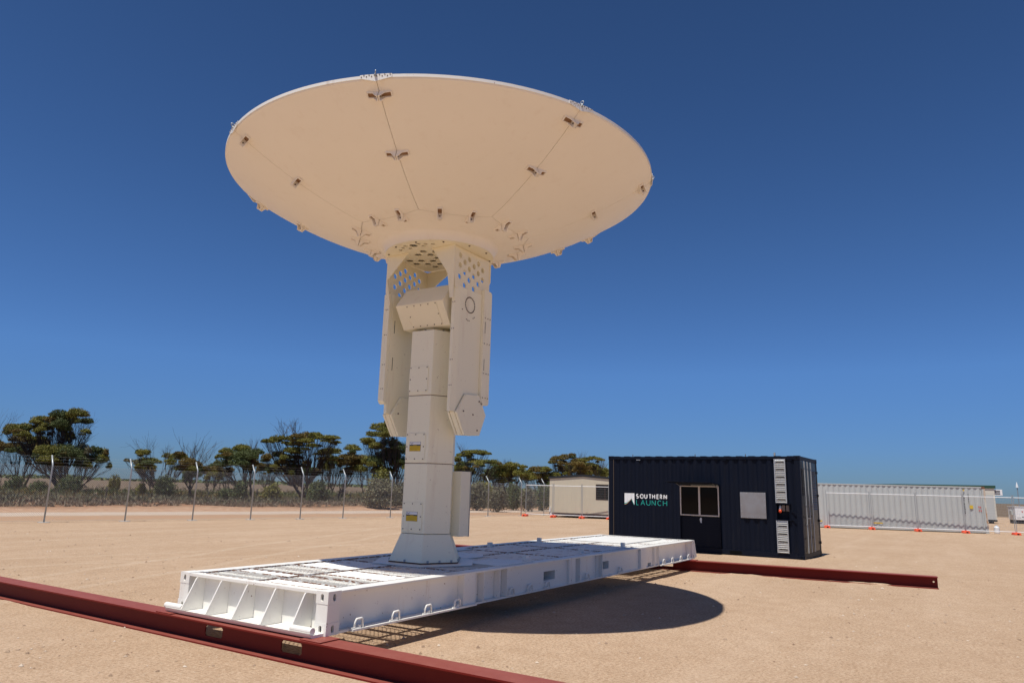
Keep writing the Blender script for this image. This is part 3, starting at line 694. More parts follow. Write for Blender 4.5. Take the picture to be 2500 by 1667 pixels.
# hub ring wall, flaring into the shell
m_ = MB(); n = 72; vv = []
prof = [(.842, ZD+.0145), (.852, ZD+.05), (.872, ZD+.10), (.92, dz(.92)-.004), (.99, dz(.99)+.001), (.80, dz(.80)+.02), (.80, ZD+.0145)]
for r, z in prof:
    vv += [XH @ Vector((r*math.cos(2*PI*j/n), r*math.sin(2*PI*j/n), z)) for j in range(n)]
fs = [(i*n+j, i*n+(j+1) % n, (i+1)*n+(j+1) % n, (i+1)*n+j) for i in range(len(prof)-1) for j in range(n)]
fs = [tuple(reversed(q)) for q in fs]
o = m_.add(vv, fs).build('hub_ring', CREAM, ant, smooth=True); o.data.set_sharp_from_angle(angle=math.radians(40))
# rim lip: vertical band
def ringband(r0, r1, z0, z1, n=160):
    vv = []
    for r, z in ((r0, z0), (r1, z0), (r1, z1), (r0, z1)): vv += [XD @ Vector((r*math.cos(2*PI*j/n), r*math.sin(2*PI*j/n), z)) for j in range(n)]
    fs = [(i*n+j, ((i+1) % 4)*n+j, ((i+1) % 4)*n+(j+1) % n, i*n+(j+1) % n) for i in range(4) for j in range(n)]
    return MB().add(vv, [tuple(reversed(q)) for q in fs])
ringband(3.225, 3.252, -.040, -.002).build('rim_band', WHITE, ant)
def frame_at(r, t, radial):
    """frame on the outer skin: x along the long way of the clamp, y across, z away from the skin (down-out)"""
    p = shell(r, t); pu = shell(r+.02, t); tang = (XD.to_3x3() @ Vector((-math.sin(t), math.cos(t), 0))).normalized(); rad = (pu-p).normalized(); nrm = rad.cross(tang)
    if nrm.z > 0: nrm = -nrm
    ax, ac = (rad, tang) if radial else (tang, rad)
    Mx = Matrix.Identity(4)
    for i, col in enumerate((ax, ac, nrm)):
        for j in range(3): Mx[j][i] = col[j]
    Mx.translation = p; return Mx
def clamp(Mx):
    c = MB(); wy = .034; Mx = Mx @ Matrix.Diagonal((1.2, 1.08, 1.25, 1))
    for s in (-1, 1):
        # flat wing rising to an ear at the seam, hollow (pocket) seen from the back
        pr = [(s*.004, -.006), (s*.125, -.006), (s*.125, .020), (s*.062, .030), (s*.022, .082), (s*.004, .082)]
        for ya, yb in ((-wy, -wy+.007), (wy-.007, wy)):
            c.prism([Mx @ Vector((x, ya, z)) for x, z in pr], (Mx.to_3x3() @ Vector((0, yb-ya, 0))), 0)
        c.prism([Mx @ Vector((x, -wy+.007, z)) for x, z in ((s*.004,.0),(s*.012,.0),(s*.012,.082),(s*.004,.082))], Mx.to_3x3() @ Vector((0, 2*wy-.014, 0)), 0)
        c.prism([Mx @ Vector((x, -wy+.007, z)) for x, z in ((s*.117,.0),(s*.125,.0),(s*.125,.020),(s*.117,.020))], Mx.to_3x3() @ Vector((0, 2*wy-.014, 0)), 0)
        c.prism([Mx @ Vector((x, -wy+.007, z)) for x, z in ((s*.012,.0),(s*.117,.0),(s*.117,.005),(s*.012,.005))], Mx.to_3x3() @ Vector((0, 2*wy-.014, 0)), 1)
    cl = c.build('petal_clamp', [CREAM, POCKET], ant)
    fix(MB().cyl(Mx @ Vector((-.02, 0, .05)), Mx @ Vector((.02, 0, .05)), .011, 6).build('clamp_bolt', BOLT, ant), cl)
for k in range(8):
    t = PH+k*PI/4
    for r in (3.09, 2.36): clamp(frame_at(r, t, False))
    for f in (.29, .71):                         # across each side of the octagonal seam
        tt = t+PI/4*f; A_ = octr(t+1e-5); p0 = np.array([math.cos(t), math.sin(t)])*1.356; p1 = np.array([math.cos(t+PI/4), math.sin(t+PI/4)])*1.356
        q = p0+(p1-p0)*f; r, tq = float(np.hypot(*q)), math.atan2(q[1], q[0]); clamp(frame_at(r, tq, True))
    # rim splice plate, bolts and lifting eye
    n = 8; sp = MB(); vv = []; half = .19/DR
    for i in range(n+1):
        a = t-half+2*half*i/n; low = -.03-.045*(1-abs(i-n/2)/(n/2))
        for rr_, zz in ((3.2525, low-.012), (3.261, low-.012), (3.261, .002), (3.2525, .002)): vv.append(XD @ Vector((rr_*math.cos(a), rr_*math.sin(a), zz)))
    fs = [(4*i+q, 4*i+(q+1) % 4, 4*i+4+(q+1) % 4, 4*i+4+q) for i in range(n) for q in range(4)] + [(3,2,1,0), (4*n, 4*n+1, 4*n+2, 4*n+3)]
    spo = sp.add(vv, [tuple(reversed(q)) for q in fs]).build('splice_plate', WHITE, ant)
    for i, u in enumerate(np.linspace(-.9, .9, 12)):
        a = t+half*u; z = -.008 if i % 2 else -.024
        P = lambda rr_: XD @ Vector((rr_*math.cos(a), rr_*math.sin(a), z))
        fix(MB().cyl(P(3.261), P(3.265), .0075, 6).build('bolt', BOLT, ant), spo)
    P = lambda rr_, z: XD @ Vector((rr_*math.cos(t), rr_*math.sin(t), z))
    ey = MB(); ey.cyl(P(3.24, -.02), P(3.272, -.02), .013, 8); ey.cyl(P(3.272,-.026), P(3.272,.004), .009, 8)
    cc = P(3.272, .023); rd = (XD.to_3x3() @ Vector((math.cos(t+.35), math.sin(t+.35), 0)))*.020; uz = DN*.020
    ey.tube([cc+rd*math.cos(q)+uz*math.sin(q) for q in np.linspace(0, 2*PI, 15)], .0058, 6, False); ey.build('lifting_eye', GALV, ant, smooth=True)

# ------------------------------------------------------------------ corrugated walls
def corr(s, pitch=.278, dep=.036):
    t = (s % pitch)/pitch
    if t < .26: return 0.0
    if t < .5: return -dep*(t-.26)/.24
    if t < .76: return -dep
    return -dep*(1-(t-.76)/.24)
def corr_wall(mb, x0, x1, z0, z1, y=0.0, pitch=.278, dep=.036, holes=(), th=.004):
    """corrugated sheet in local x/z at local y, open where holes (xa, xb, za, zb) are cut"""
    xs = {x0, x1}; k = math.floor(x0/pitch)
    while k*pitch < x1+pitch:
        for f in (0, .26, .5, .76):
            x = (k+f)*pitch
            if x0 < x < x1: xs.add(x)
        k += 1
    for h in holes: xs.add(h[0]); xs.add(h[1])
    xs = sorted(xs); zs_ = sorted({z0, z1} | {h[2] for h in holes} | {h[3] for h in holes})
    for a, b in zip(xs[:-1], xs[1:]):
        if b-a < 1e-5: continue
        for c, d in zip(zs_[:-1], zs_[1:]):
            if any(h[0]-1e-6 <= a and b <= h[1]+1e-6 and h[2]-1e-6 <= c and d <= h[3]+1e-6 for h in holes): continue
            ya, yb = y+corr(a+1e-7, pitch, dep), y+corr(b-1e-7, pitch, dep)
            mb.add([(a,ya,c),(b,yb,c),(b,yb,d),(a,ya,d),(a,ya-th,c),(b,yb-th,c),(b,yb-th,d),(a,ya-th,d)], [(1,0,3,2),(4,5,6,7)])
    return mb

# ------------------------------------------------------------------ dark container cabin
KA = 1.5411; KC = 2.896; KL = 6.058; KW = 2.438
# local frame: x along the front (to image left), y outward from the front face, z up
con = thing('container_cabin', (16.4349, -1.5969, 0), 'dark navy shipping container office with open shutter window and white lettering', 'container', rz=KA)
CB = (.17, .16, .13)
def block(x0, y0, z0, m=NAVY, parent=con, hole=True, sx=.17, sy=.16, sz=.125):
    b = MB().box((x0, y0, z0), (x0+sx, y0+sy, z0+sz)).build('corner_casting', m, parent); bevel(b, .008)
    return b
for x0 in (0, KL-.17):
    for y0 in (-.16, -KW):
        for z0 in (0, KC-.125): 
            o = block(x0, y0, z0); yy = .0005 if y0 > -1 else -KW-.0005
            if y0 > -1: fix(MB().prism([(x0+.085+.02*math.cos(q), .0008, z0+.062+.032*math.sin(q)) for q in np.linspace(0, 2*PI, 12, endpoint=False)], (0,.0008,0)).build('casting_hole', DARK, con), o)
        b = bevel(MB().box((x0+.008, y0+.008 if y0 < -1 else y0+.012, .126), (x0+.162, y0+.148 if y0 < -1 else y0+.152, KC-.126)).build('corner_post', NAVY, con), .008)
for y0, y1 in ((-.13, -.008), (-KW+.008, -KW+.13)):
    MB().box((.171, y0, KC-.10), (KL-.171, y1, KC-.02)).build('top_rail', NAVY, con)
    MB().box((.171, y0, .02), (KL-.171, y1, .165)).build('bottom_rail', NAVY, con)
for z0, z1 in ((KC-.12, KC-.01), (.015, .16)): 
    MB().box((KL-.13, -KW+.161, z0), (KL-.01, -.161, z1)).build('end_rail', NAVY, con)
    MB().box((.01, -KW+.161, z0), (.13, -.161, z1)).build('door_sill' if z0 < 1 else 'door_header', NAVY, con)
DH = (2.37, 3.60, .1655, 2.02)          # stable-door opening with the window above
corr_wall(MB(), .163, KL-.163, .165, KC-.10, -.022, holes=[DH, (.36,.70,1.08,1.52)]).build('front_wall', NAVY, con)
corr_wall(MB(), .163, KL-.163, .165, KC-.10, -KW+.058).build('rear_wall', NAVY, con)
ew = MB(); corr_wall(ew, -KW+.17, -.17, .16, KC-.12, 0); ew.v = [(KL-.022+y, x, z) for x, y, z in ew.v]; ew.build('end_wall', NAVY, con)
rf = MB()                                # roof sheet: shallow ribs across
xx = [KL*i/66 for i in range(67)]
for i in range(66):
    if xx[i] < .17 or xx[i+1] > KL-.17: continue
    za, zb = (KC-.035+(.028 if (i//2) % 2 else 0), KC-.035+(.028 if (i//2) % 2 else 0))
    rf.box((xx[i], -KW+.012, za-.02), (xx[i+1]-.012, -.012, za))
rf.build('roof_sheet', NAVY, con)
MB().box((.17, -KW+.15, .12), (KL-.17, -.15, .16)).build('floor', NAVY, con)
for xf in (1.75, 3.95):
    MB().box((xf, -.006, .03), (xf+.35, -.0045, .13)).build('fork_pocket', DARK, con)  # flat black sheet, the hollow's shade put into its colour
for x in (.20, 2.1, 3.2, 4.9):
    MB().box((x+.02, -.02, KC-.135), (x+.16, -.008, KC-.115)).build('rail_tab', GALV if x in (4.9,) else NAVY, con)
for x in (1.55, 3.1, 5.2): MB().cyl((x, -.06, KC-.02), (x, -.06, KC+.05), .012, 6).build('roof_stud', BOLT, con)
MB().cyl((.70, -.05, KC-.02), (.70, -.05, KC+.09), .028, 10).build('roof_stub', GALV, con)
MB().box((5.865, -.018, .17), (5.878, -.004, KC-.11)).build('edge_strip', BOLT, con)
# flat recessed door leaf, window, propped shutter
MB().box((DH[0], -.11, .17), (DH[1], -.06, 1.065)).build('door', NAVY, con)
for a, c in ((DH[0]-.018, DH[0]), (DH[1], DH[1]+.018)): MB().box((a, -.12, .166), (c, -.004, 2.03)).build('door_jamb', NAVY, con)
dl = MB().box((2.94, -.059, .90), (2.99, -.045, 1.03)).box((2.925, -.046, .965), (3.0, -.02, .985)).cyl((2.95, -.03, .88), (2.95, -.03, .93), .02, 8).build('lock', SILVER, con)
wz0, wz1 = 1.085, 1.985; wx0, wx1 = 2.375, 3.595
win = MB(); fw_ = .032
for a, c, e, f in ((wx0, wx1, wz0, wz0+fw_), (wx0, wx1, wz1-fw_, wz1), (wx0, wx0+fw_, wz0+fw_, wz1-fw_), (wx1-fw_, wx1, wz0+fw_, wz1-fw_)): win.box((a, -.045, e), (c, .012, f))
win = bevel(win.build('window_frame', FRAMEW, con), .004)
mx = 2.985
fix(MB().box((mx-.026, -.04, wz0+fw_), (mx+.026, .008, wz1-fw_)).build('mullion', FRAMEW, con), win)
for a, c in ((wx0+fw_, mx-.026), (mx+.026, wx1-fw_)): fix(MB().box((a, -.03, wz0+fw_), (c, -.024, wz1-fw_)).build('pane', GLASS, con), win)
MB().box((2.2, -1.6, .17), (3.8, -1.55, 2.5)).build('inner_partition', BEIGE, con)
sh = MB().prism([(2.36, .0, 2.025), (3.61, .0, 2.025), (3.66, 1.15, 2.075), (2.36, .95, 2.07)], (0, 0, .018)).build('shutter_awning', NAVY, con)
fix(MB().box((2.37, .91, 2.045), (3.62, .935, 2.066)).build('shutter_edge', NAVY, con), sh)
fix(MB().cyl((2.42, .0, 1.93), (2.42, .45, 2.05), .009, 6).cyl((3.55, .0, 1.93), (3.55, .45, 2.05), .009, 6).build('shutter_stay', GALV, con), sh)
# aluminium blanking panel
ap = bevel(MB().box((1.0, -.016, 1.085), (1.74, -.0, 1.825)).build('aluminium_panel', ALU, con), .003)
for x in (1.03, 1.2, 1.37, 1.54, 1.71):
    for z in (1.11, 1.80): fix(MB().cyl((x, 0, z), (x, .005, z), .010, 6).build('rivet', SILVER, con), ap)
for z in (1.28, 1.455, 1.63):
    for x in (1.03, 1.71): fix(MB().cyl((x, 0, z), (x, .005, z), .010, 6).build('rivet', SILVER, con), ap)
# louvred cable covers and the recessed power outlet between them
def louvre(x0, x1, z0, z1):
    b = MB().box((x0, -.02, z0), (x0+.022, .035, z1)).box((x1-.022, -.02, z0), (x1, .035, z1)).box((x0+.022, -.02, z0), (x1-.022, -.005, z1)).build('louvre_cover', SILVER, con)
    n = int((z1-z0)/.0535); s_ = None
    for i in range(n):
        z = z0+.01+i*.0535; dark = i % 4 == 1
        p = [(x0+.0225, .0, z), (x0+.0225, .030, z+.004), (x0+.0225, .033, z+.012), (x0+.0225, .004, z+(.034 if not dark else .022))]
        o = MB().prism(p, (x1-x0-.045, 0, 0)).build('louvre_slat', SILVER, con); fix(o, b)
        if dark: fix(MB().box((x0+.05, -.0045, z+.024), (x1-.05, .002, z+.046)).build('louvre_gap', DARK, con), b)
louvre(.40, .715, 1.545, 2.80); louvre(.405, .725, .16, 1.055)
ob = MB().box((.34, -.15, 1.08), (.70, -.14, 1.52)).box((.33, -.14, 1.07), (.345, .02, 1.53)).box((.695, -.14, 1.07), (.71, .02, 1.53)).box((.30, -.14, 1.52), (.74, .04, 1.535)).box((.30, -.14, 1.065), (.74, .04, 1.08)).build('outlet_recess', NAVY, con)
for x in (.37, .485): fix(bevel(MB().box((x, -.139, 1.32), (x+.085, -.06, 1.49)).build('power_socket', plain('socket_grey', (.20,.16,.14), .5), con), .006), ob)
fix(MB().cyl((.615, -.12, 1.40), (.615, -.02, 1.30), .042, 12).build('plug', ORANGE, con), ob); fix(MB().cyl((.62, -.10, 1.46), (.615, -.03, 1.37), .033, 12).build('plug_cap', WHITEP, con), ob)
for z0 in (1.08, 1.30): MB().box((.165, -.018, z0), (.31, .006, z0+.02)).build('door_hinge_plate', NAVY, con)
# door end (faces image right): two leaves, louvre grids, locking bars
for a, c in ((-KW+.165, -KW/2-.006), (-KW/2+.006, -.165)):
    d_ = bevel(MB().box((.015, a, .165), (.055, c, KC-.125)).build('door_leaf', NAVYG, con), .005)
    z = 1.36 if a < -KW/2 else 1.78
    lo_ = a+.12 if a < -KW/2 else a+.62; hi_ = c-.22 if a < -KW/2 else c-.05
    k = 0
    while z+k*.052 < 2.55:
        zz = z+k*.052; fix(MB().prism([(.0148, lo_, zz), (-.004, lo_, zz-.004), (-.006, lo_, zz+.006), (.0148, lo_, zz+.036)], (0, hi_-lo_, 0)).build('vent_slat', NAVYG, con), d_); k += 1
    for zz in (.55, 1.15): fix(MB().box((.003, a+.05, zz), (.0148, c-.05, zz+.05)).build('door_rib', NAVYG, con), d_)
for y in (-.44, -.87, -1.32):
    rod = MB().cyl((-.022, y, .20), (-.022, y, KC-.17), .018, 10).build('locking_bar', GALV, con)
    for z, hh in ((.17, .20), (KC-.34, .20)): fix(bevel(MB().box((-.035, y-.035, z), (-.012, y+.035, z+hh)).build('bar_bracket', GALV, con), .004), rod)
    for z in (.95, 1.5): fix(MB().box((-.038, y-.04, z), (.003, y+.04, z+.03)).build('bar_guide', GALV, con), rod)
fix(MB().box((-.05, -.86, 1.12), (-.035, -.50, 1.15)).build('bar_handle', GALV, con), rod)
for z in (.35, 1.0, 1.75, 2.45): MB().box((-.012, -KW+.02, z), (.03, -KW+.19, z+.07)).build('hinge', NAVY, con)
# lettering and emblem, following the corrugations
def wrap(mb, poly_uv, m):
    """poly_uv: list of (x (towards image right), z) quads -> on the corrugated wall"""
    for q in poly_uv:
        v = [];
        for u, z in q:
            x = 5.50-u; v.append((x, -.022+corr(x)+.0045, z))
        f = [(0,1,2,3)] if len(q) == 4 else [(0,1,2)]
        v2 = [(a, b-.002, c) for a, b, c in v]; n = len(v)
        mb.add(v+v2, [tuple(range(n)), tuple(range(2*n-1, n-1, -1))]+[(i, n+i, n+(i+1) % n, (i+1) % n) for i in range(n)], m)
def stroke(pts, t, step=.012):
    """thick polyline in (u, z) cut into short quads"""
    P = [np.array(p, float) for p in pts]; Q = [P[0]]
    for a, b in zip(P[:-1], P[1:]):
        n = max(1, int(np.hypot(*(b-a))/step)); Q += [a+(b-a)*i/n for i in range(1, n+1)]
    quads = []; L_ = []; R_ = []
    for i, p in enumerate(Q):
        d = Q[min(i+1, len(Q)-1)]-Q[max(i-1, 0)]; d = d/max(1e-9, np.hypot(*d)); nn = np.array([-d[1], d[0]])*t/2
        L_.append(p+nn); R_.append(p-nn)
    for i in range(len(Q)-1):
        m0, m1 = (L_[i]+R_[i])/2, (L_[i+1]+R_[i+1])/2
        quads += [(L_[i], m0, m1, L_[i+1]), (m0, R_[i], R_[i+1], m1)]
    return quads
def arc(cx, cy, rx, ry, a0, a1, n=16): return [(cx+rx*math.cos(math.radians(a0+(a1-a0)*i/n)), cy+ry*math.sin(math.radians(a0+(a1-a0)*i/n))) for i in range(n+1)]
def glyph(ch):
    if ch == 'S': return [arc(.5,.74,.40,.26,40,270,14)[:-1]+arc(.5,.26,.42,.26,90,-140,14)]
    if ch == 'O': return [arc(.5,.5,.5,.5,0,360,28)]
    if ch == 'U': return [[(.05,1),(.05,.4)]+arc(.5,.4,.45,.4,180,360,16)[1:]+[(.95,1)]]
    if ch == 'T': return [[(0,1),(1,1)],[(.5,1),(.5,0)]]
    if ch == 'H': return [[(.05,1),(.05,0)],[(.95,1),(.95,0)],[(.05,.52),(.95,.52)]]
    if ch == 'E': return [[(.9,1),(.1,1),(.1,0),(.9,0)],[(.1,.52),(.8,.52)]]
    if ch == 'R': return [[(.1,0),(.1,1),(.5,1)]+arc(.5,.74,.36,.26,90,-90,10)+[(.1,.48)],[(.5,.48),(.92,0)]]
    if ch == 'N': return [[(.05,0),(.05,1)],[(.05,1),(.95,0)],[(.95,0),(.95,1)]]
    if ch == 'L': return [[(.1,1),(.1,0),(.85,0)]]
    if ch == 'A': return [[(0,0),(.5,1)],[(.5,1),(1,0)],[(.18,.33),(.82,.33)]]
    if ch == 'C': return [arc(.55,.5,.52,.5,45,315,22)]
def word(txt, u0, u1, z0, z1, t, gapf, widths, m, name):
    tot = sum(widths); n = len(txt); g = gapf; sc = (u1-u0-g*(n-1))/tot; u = u0
    for ch, wd in zip(txt, widths):
        ww = wd*sc; mb = MB()
        for pl_ in glyph(ch): wrap(mb, stroke([(u+t/2+p[0]*(ww-t), z0+t/2+p[1]*(z1-z0-t)) for p in pl_], t), 0)
        u += ww+g; mb.build(name, m, con)
word('SOUTHERN', .415, 1.462, 1.543, 1.694, .029, .022, (.82,1.12,.95,.85,.95,.78,.85,.98), WHITEP, 'letter')
word('LAUNCH', .415, 1.462, 1.338, 1.505, .0175, .040, (.66,1.0,.88,.92,.95,.86), TEALP, 'letter')
lg = MB(); n = 24
def lc(x):        # lower edge of the white field, x 0..1 across the emblem
    return .15+.42*(x/.76)**1.9 if x < .76 else max(.02, .57-(.55*((x-.76)/.24)**.62))
LW_, LH_, LZ = .345, .37, 1.705
for i in range(n):
    a, c = i/n, (i+1)/n; wrap(lg, [((a*LW_, LZ), (a*LW_, LZ-LH_*(1-lc(a))), (c*LW_, LZ-LH_*(1-lc(c))), (c*LW_, LZ))], 0)
for i in range(18):
    a, c = i/n, (i+1)/n; q0, q1 = lc(a), lc(c); d0, d1 = .10*(1-a/.78)+.01, .10*(1-c/.78)+.01
    P_ = lambda x, y: (x*LW_, LZ-LH_*(1-y))
    wrap(lg, [(P_(a, q0-.004), P_(a, q0-d0), P_(c, q1-d1), P_(c, q1-.004))], 1)
    wrap(lg, [(P_(a, q0-d0), P_(a, q0-d0-.03), P_(c, q1-d1-.03), P_(c, q1-d1))], 2)
for i in range(18, 24):
    a, c = i/n, (i+1)/n; wrap(lg, [(P_(a-.012, lc(a)), P_(a-.035, lc(a)-.02), P_(c-.03, lc(c)-.03), P_(c, lc(c)))], 1)
lg.build('emblem', [WHITEP, TEALP, ORP], con)

# ------------------------------------------------------------------ long white container behind the temporary fence
wr = math.atan2(.9545, -.298)
wc = thing('shipping_container', (44.22, -6.66, 0), 'long white corrugated shipping container with rust at its right corner post', 'container', rz=wr)
WL, WH = 12.19, 2.62
for x0 in (0, WL-.17):
    for y0 in (-.16, -2.438):
        for z0 in (0, WH-.12): block(x0, y0, z0, RUST if (x0 == 0 and z0 > 1) else WCONT, wc, sz=.118)
        MB().box((x0+.01, y0+.01, .119), (x0+.16, y0+.15, WH-.121)).build('corner_post', WCONT, wc)
RUSTY = painted('rust_streaked_post', (.62,.60,.54), .6, (.40,.19,.07), .95, (.46,.56), True)
MB().box((.0, .0005, .3), (.08, .0035, WH-.12)).build('rust_streak', RUSTY, wc)
corr_wall(MB(), .17, WL-.17, .17, WH-.07, -.015, .30, .032).build('front_wall', WCONT, wc)
for y0 in (-.10, -2.438): MB().box((.171, y0, WH-.075), (WL-.171, y0+.095, WH-.01)).build('top_rail', WCONT, wc); MB().box((.171, y0, .04), (WL-.171, y0+.09, .168)).build('bottom_rail', WCONT, wc)
MB().box((.05, -2.40, .3), (WL-.05, -2.36, WH-.1)).box((.012, -2.27, .12), (.04, -.165, WH-.12)).box((WL-.04, -2.27, .12), (WL-.012, -.165, WH-.12)).build('end_and_rear_walls', WCONT, wc)
MB().box((.17, -2.34, WH-.06), (WL-.17, -.10, WH-.03)).build('roof_sheet', WCONT, wc)
# markings: vertical code, labels
def mark(x, z, w_, h_, m, name, d=-.012): return MB().box((x-w_, d, z-h_), (x, d+.004, z)).build(name, m, wc)
z = 2.18
for k in range(11): 
    if k != 4: mark(1.135+(k % 2)*.01, z-k*.105, .035+(k % 3)*.012, .07 if k % 2 else .05, BLACKP, 'code_mark', .0)
for k in range(6): mark(.90, 2.2-k*.095, .03, .05, BLACKP, 'code_mark', .0)
mark(.86, 1.55, .17, .19, YELLOW, 'yellow_label', .0)
for k, (x, z) in enumerate(((.42,1.52),(.34,1.5),(.42,1.33),(.33,1.31))): mark(x, z, .05, .10, REDP, 'red_mark', .0)
mark(6.0, .42, .5, .07, YELLOW, 'yellow_stencil', .001); mark(9.4, .42, .6, .07, YELLOW, 'yellow_stencil', .001)
mark(1.13, 2.44, .07, .09, YELLOW, 'yellow_label', .0)

# ------------------------------------------------------------------ beige cabin left of the dark container
br = math.atan2(18.0-14.0, 37.3-37.95)
cb = thing('site_cabin', (37.95, 13.45, 0), 'beige gabled site cabin with black roof edge, half hidden behind the dark container', 'cabin', rz=br)
BW, BD, B0, B1 = 4.66, 9.0, .30, 2.56
wl = [(0, B0), (BW, B0), (BW, B1-.05), (BW/2, B1+.12), (0, B1-.05)]
wh = [(.20, 1.20), (1.44, 1.20), (1.44, 2.20), (.20, 2.20)]
Xc = Matrix(((1,0,0,0),(0,0,-1,0),(0,1,0,0),(0,0,0,1)))
MB().plate(wl, [wh], Xc, .05).build('gable_wall', BEIGE, cb)
MB().box((0, -BD, B0), (.05, -.051, B1-.05)).box((BW-.05, -BD, B0), (BW, -.051, B1-.05)).box((.051, -BD, B0), (BW-.051, -BD+.05, B1-.05)).build('side_walls', BEIGE, cb)
for i, x in enumerate(np.arange(.31, BW, .31)):
    MB().box((x-.004, .0, B0+.02), (x+.004, .004, B1-.06+.17*(1-abs(x-BW/2)/(BW/2)))).build('cladding_rib', BEIGE, cb) if not (.18 < x < 1.46) else None
r_ = MB(); 
for a, c in (((-.08, B1-.05), (BW/2, B1+.135)), ((BW/2, B1+.135), (BW+.08, B1-.05))):
    r_.prism([(a[0], .06, a[1]), (c[0], .06, c[1]), (c[0], .06, c[1]+.13), (a[0], .06, a[1]+.13)], (0, -BD-.12, 0))
r_.build('roof', BLACKT, cb)
MB().box((0, -.2, .14), (BW, .004, .295)).build('floor_beam', plain('dark_red_steel', (.05,.018,.015), .6), cb)
for x in (.3, 2.2, BW-.3):
    for y in (-.35, -4, -8.6): MB().box((x-.12, y-.12, 0), (x+.12, y+.12, .139)).build('stump', BEIGE, cb)
wf = MB(); 
for a, c, e, f in ((.20,1.44,1.20,1.24),(.20,1.44,2.16,2.20),(.20,.24,1.24,2.16),(1.40,1.44,1.24,2.16),(.80,.84,1.24,2.16)): wf.box((a, -.045, e), (c, .008, f))
wf = wf.build('window_frame', plain('dark_brown_frame', (.05,.025,.02), .4), cb)
fix(MB().box((.24, -.035, 1.24), (.80, -.03, 2.16)).build('pane', GLASS, cb), wf); fix(MB().box((.84, -.035, 1.24), (1.40, -.03, 2.16)).build('pane', GLASS, cb), wf)
MB().cyl((BW-.08, .06, .35), (BW-.08, .06, .62), .05, 10).cyl((BW-.16, .10, .0), (BW-.16, .10, .30), .07, 12).build('downpipe', WHITEP, cb)

# ------------------------------------------------------------------ far off-white cabin with green roof, behind the white container
gc = thing('site_cabin', (69.05, -7.95, 0), 'long off-white cabin with green roof edge and air conditioner, behind the white container', 'cabin', rz=math.atan2(.95, -.3))
GW, G0, G1 = 13.4, .32, 2.95
MB().plate([(0, G0), (GW, G0), (GW, G1-.22), (GW*.55, G1-.06), (0, G1)], [], Xc, .05).build('gable_wall', OFFW, gc)
MB().box((0, -9, G0), (.05, -.051, G1)).box((GW-.05, -9, G0), (GW, -.051, G1-.24)).box((.051, -9, G0), (GW-.051, -8.95, G1-.24)).build('side_walls', OFFW, gc)
r_ = MB()
for a, c in (((-.1, G1), (GW*.55, G1-.05)), ((GW*.55, G1-.05), (GW+.1, G1-.22))): r_.prism([(a[0], .07, a[1]), (c[0], .07, c[1]), (c[0], .07, c[1]+.24), (a[0], .07, a[1]+.24)], (0, -9.2, 0))
r_.build('roof', GREEN, gc)
MB().box((0, -.25, .16), (GW, .004, .315)).build('floor_beam', BLACKT, gc)
for k in range(9): MB().box((.001, .001, .55+k*.28), (GW, .006, .556+k*.28)).build('cladding_joint', GALV, gc)
for x in (.4, 3.5, 6.5, 9.5, 12.8): MB().box((x-.15, -.35, 0), (x+.15, -.05, .159)).build('stump', BLACKT, gc)
MB().box((.12, .001, .33), (.95, .012, 2.4)).build('door', WCONT, gc)
ac = thing('air_conditioner', (69.32, -8.40, 2.36), 'boxy white air conditioner with dark grille on the end of the far off-white cabin', 'air conditioner', rz=math.atan2(.95, -.3))
bevel(MB().box((-.12, -.50, 0), (.53, .05, .50)).build('casing', WHITEP, ac), .02)
for k in range(3): MB().box((.06, .051, .10+k*.125), (.50, .058, .17+k*.125)).build('grille', DARK, ac)

# generator set at the right edge
gn = thing('generator', (72.1, -9.34, 0), 'white generator enclosure on a black skid at the right edge of the yard', 'generator', rz=math.atan2(-.95, .3))
bevel(MB().box((0, 0, .32), (3.0, 1.3, 1.42)).build('enclosure', WHITEP, gn), .03)
MB().box((-.03, -.03, 1.43), (3.03, 1.33, 1.49)).build('lid', WHITEP, gn)
MB().box((.05, .05, .02), (2.95, 1.25, .319)).build('skid', BLACKT, gn)
for x in (.62,): 
    MB().box((x-.05, -.02, 1.0), (x+.04, -.001, 1.1)).build('latch', REDP, gn); MB().box((x-.04, -.02, .55), (x+.05, -.001, .64)).build('latch', BLACKP, gn)
MB().box((.85, -.01, .92), (1.25, -.001, 1.2)).build('red_sign', REDP, gn); MB().box((.16, -.008, .50), (.5, -.001, .54)).build('vent', GALV, gn); MB().box((-.10, .3, .75), (-.001, .8, 1.1)).build('intake', WCONT, gn)
wm = thing('wind_mast', tuple(ground(2490, 1247)), 'thin pole with a white tip standing in the far field at the right edge', 'mast')
MB().cyl((0,0,0), (0,0,5.6), .10, 8).build('pole', GALV, wm); MB().tube([(0,0,5.6),(0,0,6.1),(0,0,6.9)], [.30,.22,.05], 8).build('tip', WHITEP, wm)
dm = thing('plastic_drum', (45.05, -7.05, .0), 'small round white plastic container on the sand beside the white shipping container corner', 'drum')
bevel(MB().tube([(0,0,0),(0,0,.05),(0,0,.34),(0,0,.40),(0,0,.42)], [.12,.14,.14,.10,.04], 14).build('body', WHITEP, dm), .006); MB().cyl((0,0,.42), (0,0,.46), .05, 10).build('cap', plain('blue_cap', (.25,.45,.75)), dm)

